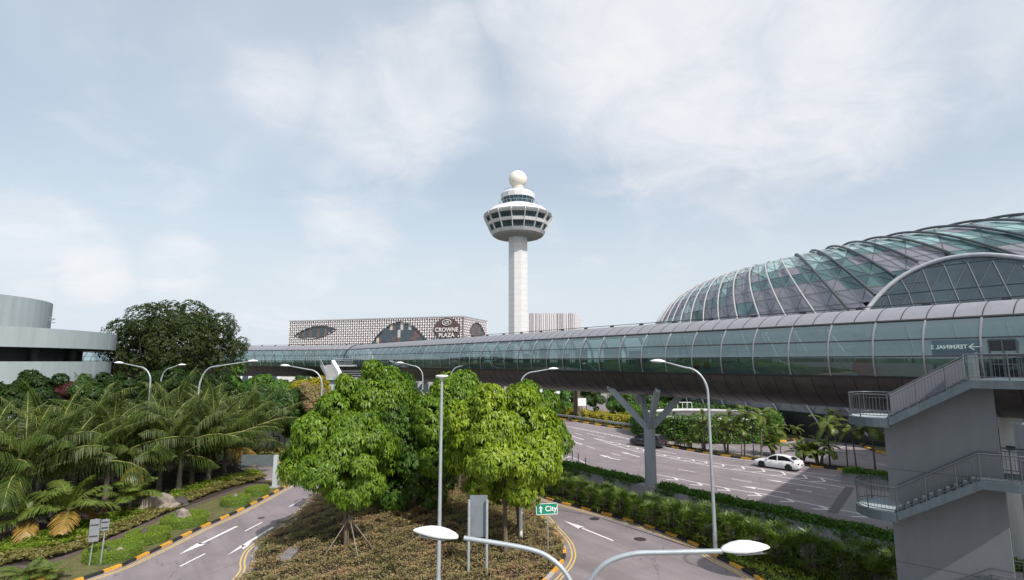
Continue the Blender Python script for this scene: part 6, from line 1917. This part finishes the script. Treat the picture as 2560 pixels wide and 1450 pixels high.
protos = [palm_proto('coconut_palm', 'x', 'palm tree', pg, 3.3, .2, 21, 6.2, 1.15, L_palm, None, 0, 101, nleaf=74, lw=.040, pmin=12, pmax=89, arch=(.6, 1.8), hang=1.55),
          palm_proto('coconut_palm', 'x', 'palm tree', pg, 3.0, .2, 19, 6.4, 1.15, L_palm, None, 0, 102, nleaf=74, lw=.040, pmin=26, pmax=89, arch=(.5, 1.6), hang=1.55),
          palm_proto('coconut_palm', 'x', 'palm tree', pg, 2.2, .17, 19, 5.6, 1.05, L_palm, L_palmdry, 1, 103, nleaf=66, lw=.042, pmin=10, pmax=88, arch=(.8, 1.9), hang=1.5)]
small = palm_proto('coconut_palm', 'x', 'palm tree', pg, 1.4, .13, 12, 2.6, .85, L_palms, L_palmdry, 2, 104, nleaf=46, lw=.055, pmin=-5, pmax=78, arch=(.8, 1.7))
pal = [(40, 1330, 0, 1.0, 'dark coconut palm cut by the left edge, its fronds reaching over the ground cover'),
       (130, 1305, 1, 1.0, 'tall coconut palm second from the left edge, behind the small orange-fronded palm'),
       (262, 1262, 0, 1.05, 'tall coconut palm behind the small palm near the boulders'),
       (395, 1238, 1, 1.0, 'tall upright coconut palm just behind the boulders'),
       (478, 1212, 0, 1.0, 'coconut palm behind the middle topiary disc with long arching fronds'),
       (560, 1190, 2, 1.12, 'coconut palm nearest the gantry board, fronds over the crossroad'),
       (625, 1152, 1, .98, 'rightmost coconut palm, beside the white wall'),
       (190, 1215, 1, 1.1, 'rear coconut palm below the maroon shrub'),
       (330, 1195, 0, 1.1, 'rear coconut palm standing under the left curved lamp'),
       (60, 1225, 2, 1.2, 'rear coconut palm at far left below the car park'),
       (440, 1175, 1, 1.15, 'rear coconut palm standing under the small curved lamp'),
       (530, 1160, 0, 1.12, 'rear coconut palm below the big curved lamp over the left palms'),
       (445, 1236, 0, 1.0, 'full coconut palm in front of the big curved lamp pole'),
       (520, 1212, 1, 1.0, 'coconut palm just right of the big curved lamp pole'),
       (345, 1240, 2, 1.1, 'coconut palm in front of the left curved lamp pole'),
       (215, 1262, 1, 1.0, 'coconut palm between the two small front palms, further back'),
       (95, 1262, 0, 1.1, 'coconut palm in the second row at far left'),
       (590, 1172, 0, 1.0, 'coconut palm just left of the gantry board'),
       (-60, 1330, 1, 1.05, 'coconut palm standing past the left edge with fronds entering the view')]
used = set()
for k, (px, py, pi_, sc_, lb) in enumerate(pal):
    p = G(px, py)
    if pi_ not in used:
        used.add(pi_); o = protos[pi_]; o.location = p; o.rotation_euler = (0, 0, k * 1.3); o.scale = (sc_,) * 3; o['label'] = lb
    else: copy_tree(protos[pi_], p, k * 1.3 + .4, lb, sc_)
small.location = G(167, 1340); small['label'] = 'small palm with orange lower fronds at the front left of the garden'; small.scale = (1.15,) * 3
copy_tree(small, G(322, 1292), 2.1, 'small yellowing fan-like palm in front of the boulders', .95)
copy_tree(small, G(62, 1352), 4.0, 'small palm with pale hanging fronds at the front left corner', .95)
# low near-left plants at bottom edge
fr0 = copy_tree(small, G(60, 1470), 1.0, 'leafy young palm poking up at the bottom left corner', (.55, .55, .4)); 
copy_tree(small, G(115, 1462), 2.6, 'smaller leafy young palm right of the one in the bottom left corner', (.42, .42, .35))

# slender palms of the median
mg = 'slender palms along the median'
mp_single = palm_proto('slender_palm', 'x', 'palm tree', mg, 3.9, .07, 10, 1.9, .5, L_palms, None, 0, 111, nleaf=40, lw=.045, pmin=-25, pmax=60, arch=(1.3, 2.0), lean=.25)
mp_multi = palm_proto('slender_palm', 'x', 'palm tree', mg, 3.4, .07, 24, 1.7, .45, L_palms, None, 0, 112, nleaf=34, lw=.045, pmin=-15, pmax=70, arch=(1.0, 1.8), trunks=[(0, 0, 3.6, -.5, .1), (.2, .1, 3.0, .3, 0), (-.15, 0, 4.3, .05, .2), (.1, -.1, 2.4, .6, -.2)])
mp_bush = palm_proto('slender_palm', 'x', 'palm tree', mg, 1.0, .09, 24, 1.4, .42, L_palms, None, 0, 113, nleaf=34, lw=.045, pmin=0, pmax=80, arch=(1.0, 1.9), trunks=[(0, 0, 1.0, -.3, 0), (.2, 0, 1.3, .3, 0), (0, .1, .8, 0, .3)])
med = [(1698, 1119, 'b', .55, 'tiny low palm at the left tip of the median beside the black pole'), (1728, 1124, 'b', .95, 'low bushy palm second from the left tip of the median'), (1761, 1127, 'm', 1.0, 'tall multi-stemmed slender palm left of the tall street lamp'),
       (1818, 1136, 'm', 1.05, 'tall multi-stemmed slender palm just right of the tall street lamp'), (1855, 1141, 's', .85, 'shorter thin palm leaning between two taller ones'), (1862, 1141, 's', 1.25, 'thin tall palm with pale drooping crown before the round ramp'),
       (1904, 1144, 's', 1.25, 'thin tall palm right of the middle black pole'), (1935, 1139, 'b', 1.35, 'bushy low palm directly above the roof of the white car'), (1953, 1139, 's', .8, 'thin short palm stem behind the bonnet-side of the bushy palm'),
       (1994, 1118, 's', .62, 'small palm at the tip of the ring hedge'), (2005, 1161, 'b', 1.25, 'dense low palm just right of the white car'), (2045, 1165, 'b', 1.5, 'scruffy medium palm two along from the white car'),
       (2075, 1168, 's', 1.15, 'thin palm with a small withered crown right of the scruffy palm'), (2090, 1110, 's', 1.0, 'sunlit palm with drooping crown in front of the dome base'), (2142, 1175, 's', 1.0, 'shaded palm right of the right-hand black pole'), (2189, 1180, 's', 1.2, 'shaded thin palm next to the stair landing'), (2225, 1140, 'm', .9, 'shaded dark palm behind the left edge of the stair wall')]
pr = {'s': mp_single, 'm': mp_multi, 'b': mp_bush}; usedm = set()
for k, (px, py, t_, sc_, lb) in enumerate(med):
    p = G(px, py)
    if t_ not in usedm:
        usedm.add(t_); o = pr[t_]; o.location = p; o.rotation_euler = (0, 0, k * 1.1); o.scale = (sc_,) * 3; o['label'] = lb
    else: copy_tree(pr[t_], p, k * 1.1, lb, sc_)
# black thin poles with small lanterns
for k, (px, py, ty, lb) in enumerate(((1689, 1118, 1033, 'thin black lantern pole at the left tip of the median'), (1885, 1145, 1054, 'thin black lantern pole at the middle of the median'), (2120, 1174, 1064, 'thin black lantern pole at the right of the median in shade'), (1925, 1090, 1052, 'thin grey lantern pole against the ring hedge'))):
    b = G(px, py); t_ = D(px, ty, b.y)
    e = empty('lantern_pole', b, lb, 'lamp post', 'thin lantern poles')
    MB().tube([b, (b.x, b.y, t_.z)], .06, 8).build('pole', darkmetal, e)
    MB().lathe((b.x, b.y, t_.z), [(0, .25), (.22, .12), (.2, .05), (.06, -.1)], 12).build('lantern', darkmetal, e)
for k, (px, py, ty) in enumerate(((1431, 1151, 1129), (1446, 1158, 1136), (1464, 1170, 1144))):
    b = G(px, py); o = MB().tube([b, (b.x, b.y, 1.05)], .05, 8).build('bollard', black)
    tag(o, ('first thin black bollard, farthest from the planter', 'middle thin black bollard of the three before the planter', 'thin black bollard touching the end of the planter')[k], 'bollard', 'thin black bollards by the planter')
bl_pts = resample([p + Vector((.9, 1.1, 0)) for p in rk[:16]], 2.6)
for k, p in enumerate(bl_pts[:9]):
    o = MB().lathe(p, [(.13, 0), (.13, 1.0), (.1, 1.05), (0, 1.08)], 10).build('bollard', steel)
    tag(o, ('leftmost', 'second', 'third', 'fourth', 'fifth', 'sixth', 'seventh', 'eighth', 'ninth')[k] + ' pale bollard of the row on the grass before the dome, counted from the left', 'bollard', 'pale bollards before the dome')

# ------------------------------------------------------------------ FAN-PALM HEDGE
def rhapis(seed, r=1.0, h=1.9, n=150):
    g = np.random.default_rng(seed)
    e = empty('fan_palm_shrub', (0, 0, 0), 'x', 'shrub', 'fan palm shrubs in the long hedge')
    a = g.uniform(0, 2 * np.pi, n); t = g.random(n) ** .75
    z = .35 + t * (h - .35); rad = r * np.sqrt(np.clip(1 - ((t - .35) / .78) ** 2, .05, 1)) * g.uniform(.55, 1.0, n)
    P = np.column_stack([rad * np.cos(a), rad * np.sin(a), z])
    out = unit(np.column_stack([np.cos(a), np.sin(a), .25 + 1.6 * t ** 2]))
    V = []
    s1 = unit(np.cross(out, np.array([[0, 0, 1.0]]))); u1 = np.cross(s1, out)
    for k in range(9):
        b = (-80 + 20 * k) * np.pi / 180
        dr = unit(out * math.cos(b) * .8 + s1 * math.sin(b) + u1 * .15 + g.normal(0, .12, (n, 3)) + np.array([0, 0, -.12]))
        LL = g.uniform(.5, .8, n)
        V.append(leafverts(P, dr, u1 + out * .3, LL, LL * .10, .22))
    link('foliage', np_mesh('foliage', np.concatenate(V)), L_rhapis, e)
    mb = MB()
    for k in range(10):
        q = (g.uniform(-.5, .5) * r, g.uniform(-.5, .5) * r); mb.tube([(q[0] * .6, q[1] * .6, 0), (q[0], q[1], h * .75)], .025, 5)
    mb.build('stem', trunkm, e)
    MB().lathe((0, 0, 0), [(r * .45, 0), (r * .6, h * .4), (r * .4, h * .75), (0, h * .82)], 8).build('inner_shade', L_dark, e) if False else None
    return e
rp_ = [rhapis(201, 1.05, 2.0, 100), rhapis(202, 1.0, 1.75, 90), rhapis(203, 1.15, 2.25, 110)]
ordw = ('first second third fourth fifth sixth seventh eighth ninth tenth eleventh twelfth thirteenth fourteenth fifteenth sixteenth seventeenth eighteenth nineteenth twentieth twenty-first twenty-second twenty-third twenty-fourth twenty-fifth twenty-sixth twenty-seventh twenty-eighth').split()
usedr = set(); idx = 0
row = [(s, 30.6, 'front row') for s in np.arange(-18.5, 20.5, 1.5)]
row2 = [(s, 31.25, 'back row') for s in np.arange(-17.8, 20.5, 1.5)]
for rw in (row, row2):
    for j, (s_, nn_, nm) in enumerate(rw):
        k = (idx * 7) % 3; idx += 1
        s_ = float(s_) + rnd.uniform(-.3, .3); nn_ = nn_ + rnd.uniform(-.25, .1) + (-.3 if nm == 'front row' else 0)
        if s_ > 8: nn_ -= .3
        sc_ = (.58 if s_ < -6 else (.70 if s_ < 6 else .80)) * rnd.uniform(.9, 1.1)
        p = SN(s_, nn_, .12)
        lb = 'fan palm shrub, ' + ordw[j] + ' from the far left end of the hedge, ' + nm
        if k not in usedr:
            usedr.add(k); o = rp_[k]; o.location = p; o.rotation_euler = (0, 0, idx); o.scale = (sc_,) * 3; o['label'] = lb
        else: copy_tree(rp_[k], p, idx * 1.7, lb, sc_)

# ------------------------------------------------------------------ CARS
def car(name, label, cat, c, yaw, kind):
    e = empty(name, c, label, cat)
    M4 = Matrix.Translation(c) @ Matrix.Rotation(yaw, 4, 'Z')
    if kind == 'sedan':
        L, Wd = 4.6, 1.8
        # stations along x (front +): (x, z_sill, z_shoulder, z_hood(top centre), halfwidth)
        stn = [(2.30, .34, .52, .56, .58), (2.22, .22, .58, .66, .76), (2.0, .18, .66, .76, .84), (1.6, .17, .74, .86, .88), (1.0, .16, .82, .95, .895), (.5, .16, .86, .98, .9), (-.4, .16, .88, 1.0, .9), (-1.2, .16, .92, 1.02, .895), (-1.7, .17, .94, 1.06, .87), (-2.1, .22, .92, 1.05, .82), (-2.25, .30, .84, .98, .76), (-2.32, .36, .62, .70, .66)]
        cab_ = [(.95, .0), (.35, .36), (-.1, .46), (-.8, .46), (-1.35, .34), (-1.9, .02)]
        zc_, wh, wb = .95, .66, .82
        axles = (1.35, -1.32); rw = .33
        body_m = mat('car_white', (0.80, 0.80, 0.82), .22, var=.01, coat=.6)
    else:
        L, Wd = 4.85, 1.82
        stn = [(2.42, .36, .62, .66, .60), (2.36, .24, .74, .82, .78), (2.1, .2, .84, .94, .86), (1.7, .19, .92, 1.04, .895), (1.2, .18, .98, 1.1, .91), (.5, .18, 1.0, 1.1, .915), (-.6, .18, 1.02, 1.1, .915), (-1.6, .18, 1.03, 1.1, .905), (-2.2, .2, 1.03, 1.1, .87), (-2.4, .28, 1.0, 1.06, .82), (-2.46, .36, .8, .86, .76)]
        cab_ = [(1.5, .0), (.75, .48), (.2, .60), (-1.0, .62), (-2.0, .56), (-2.4, .02)]
        zc_, wh, wb = 1.05, .70, .84
        axles = (1.42, -1.42); rw = .34
        body_m = mat('car_grey', (0.045, 0.048, 0.055), .25, .5, var=.02, coat=.6)
    def put(mb, nm, m, par=e):
        me = mb.mesh(nm); me.transform(M4); o = link(nm, me, m, par); fixn(o); return o
    mb = MB(); vs = []; n = 0
    for (x, zs, zsh, zh, hw) in stn:
        sec = [(-hw * .90, zs), (-hw * .985, zs + .12), (-hw, (zs + zsh) / 2), (-hw * .97, zsh), (-hw * .8, zsh + (zh - zsh) * .8), (-hw * .4, zh), (hw * .4, zh), (hw * .8, zsh + (zh - zsh) * .8), (hw * .97, zsh), (hw, (zs + zsh) / 2), (hw * .985, zs + .12), (hw * .90, zs)]
        n = len(sec); vs += [(x, y, z) for y, z in sec]
    fs = []
    for i in range(len(stn) - 1):
        for k in range(n): fs.append((i * n + k, i * n + (k + 1) % n, (i + 1) * n + (k + 1) % n, (i + 1) * n + k))
    fs += [tuple(range(n)), tuple((len(stn) - 1) * n + k for k in range(n))]
    mb.add(vs, fs, 0, True)
    b = put(mb, 'body', body_m)
    # cabin: glass block and roof skin with pillars
    gl = mat('car_glass', (0.012, 0.014, 0.016), .06, var=.1, spec=.9)
    mb = MB(); vs = []
    for (x, h_) in cab_:
        t = h_ / max(z for _, z in cab_)
        hb, htp = wb, wb + (wh - wb) * t
        vs += [(x, -hb, zc_ - .06), (x, -htp, zc_ + h_), (x, htp, zc_ + h_), (x, hb, zc_ - .06)]
    fs = []
    for i in range(len(cab_) - 1):
        for k in range(3): fs.append((i * 4 + k, i * 4 + k + 1, (i + 1) * 4 + k + 1, (i + 1) * 4 + k))
    mb.add(vs, fs, 0, False); put(mb, 'window', gl)
    mb = MB()
    mid = cab_[1:-1]; vs = []
    for (x, h_) in [(cab_[1][0] + .08, cab_[1][1] - .03)] + mid + [(cab_[-2][0] - .08, cab_[-2][1] - .03)]:
        t = h_ / max(z for _, z in cab_); htp = wb + (wh - wb) * t
        vs += [(x, -htp - .02, zc_ + h_ - .04), (x, -htp * .86, zc_ + h_ + .03), (x, 0, zc_ + h_ + .05), (x, htp * .86, zc_ + h_ + .03), (x, htp + .02, zc_ + h_ - .04)]
    m_n = len(mid) + 2
    mb.add(vs, [(i * 5 + k, i * 5 + k + 1, (i + 1) * 5 + k + 1, (i + 1) * 5 + k) for i in range(m_n - 1) for k in range(4)], 0, True)
    put(mb, 'roof', body_m)
    for s in (-1, 1):
        mb = MB()
        ptsF = [(cab_[0][0], s * (wb + .005), zc_), (cab_[1][0], s * (wh + .07 if False else wb + (wh - wb) * cab_[1][1] / max(z for _, z in cab_) + .01), zc_ + cab_[1][1])]
        ptsR = [(cab_[-1][0], s * (wb + .005), zc_), (cab_[-2][0], s * (wb + (wh - wb) * cab_[-2][1] / max(z for _, z in cab_) + .01), zc_ + cab_[-2][1])]
        mb.beam(ptsF[0], ptsF[1], .07); mb.beam(ptsR[0], ptsR[1], .12)
        xm = -.25; mb.beam((xm, s * (wb + .01), zc_), (xm + .02, s * (wh + .02), zc_ + .44), .06)
        put(mb, 'pillar', body_m)
        mb = MB(); mb.box((cab_[0][0] - .25, s * (wb + .16), zc_ + .08), (.14, .22, .15)); put(mb, 'mirror', body_m)
        mb = MB(); mb.box((stn[-2][0] + .06, s * stn[-2][4] * .80, stn[-2][2] - .06), (.2, .34, .15)); put(mb, 'tail_light', mat('tail_red', (0.25, 0.01, 0.01), .25))
        mb = MB(); mb.box((stn[1][0] - .08, s * stn[1][4] * .78, stn[1][2] - .02), (.22, .34, .13)); put(mb, 'headlight', mat('headlight', (0.5, 0.5, 0.5), .15))
        for xa in (.35, -.7):
            mb = MB(); mb.box((xa, s * (stn[5][4] + .012), .80 if kind == 'sedan' else .92), (.2, .03, .03)); put(mb, 'door_handle', steel)
        for xa in axles:
            mb = MB()
            rot = Matrix.Translation((xa, s * (Wd / 2 - .10), rw)) @ Matrix.Rotation(math.pi / 2, 4, 'X')
            mb.lathe((0, 0, 0), [(rw * .62, -.11), (rw * .93, -.11), (rw, -.06), (rw, .06), (rw * .93, .11), (rw * .62, .11)], 24)
            me = mb.mesh('wheel'); me.transform(M4 @ rot); tyre = link('wheel', me, mat('tyre', (0.015, 0.015, 0.016), .8), e)
            mb = MB(); mb.lathe((0, 0, 0), [(rw * .63, -.10), (rw * .5, -.06), (rw * .62, .10 if False else -.02)], 20)
            for q in range(5):
                a = q * 2 * math.pi / 5; mb.box((rw * .33 * math.cos(a), rw * .33 * math.sin(a), -.09 * s * -1), (rw * .6, .07, .03), a)
            me = mb.mesh('rim'); me.transform(M4 @ rot); link('rim', me, mat('rim_dark' if kind == 'sedan' else 'rim_silver', (0.07, 0.06, 0.06) if kind == 'sedan' else (.45, .45, .46), .35, .5), tyre)
            mb = MB(); mb.lathe((0, 0, 0), [(0, .0), (rw * 1.13, .0), (rw * 1.13, .02)], 24)
            me = mb.mesh('wheel_arch'); me.transform(M4 @ Matrix.Translation((xa, s * (Wd / 2 - .006), rw + .015)) @ Matrix.Rotation(math.pi / 2, 4, 'X')); link('wheel_arch', me, black, e)
    mb = MB(); mb.box((stn[-1][0] - .0, 0, .62 if kind == 'sedan' else .72), (.03, .5, .12)); put(mb, 'number_plate', mat('plate', (0.1, 0.1, 0.1), .5))
    return e
cf, cr = G(1904, 1168), G(1969, 1178)
yaw = math.atan2(cf.y - cr.y, cf.x - cr.x)
mid = (cf + cr) / 2 + NV * .85
car('white_car', 'white sedan driving away along the main road beside the palm median', 'car', mid, math.atan2(.80, -.60) + R(6), 'sedan')
vf_, vr = G(1583, 1113), G(1636, 1122)
mid = (vf_ + vr) / 2 + NV * .85
car('dark_van', 'dark grey people carrier partly hidden behind the forked column', 'van', mid, math.atan2(.80, -.60) + R(3), 'van')
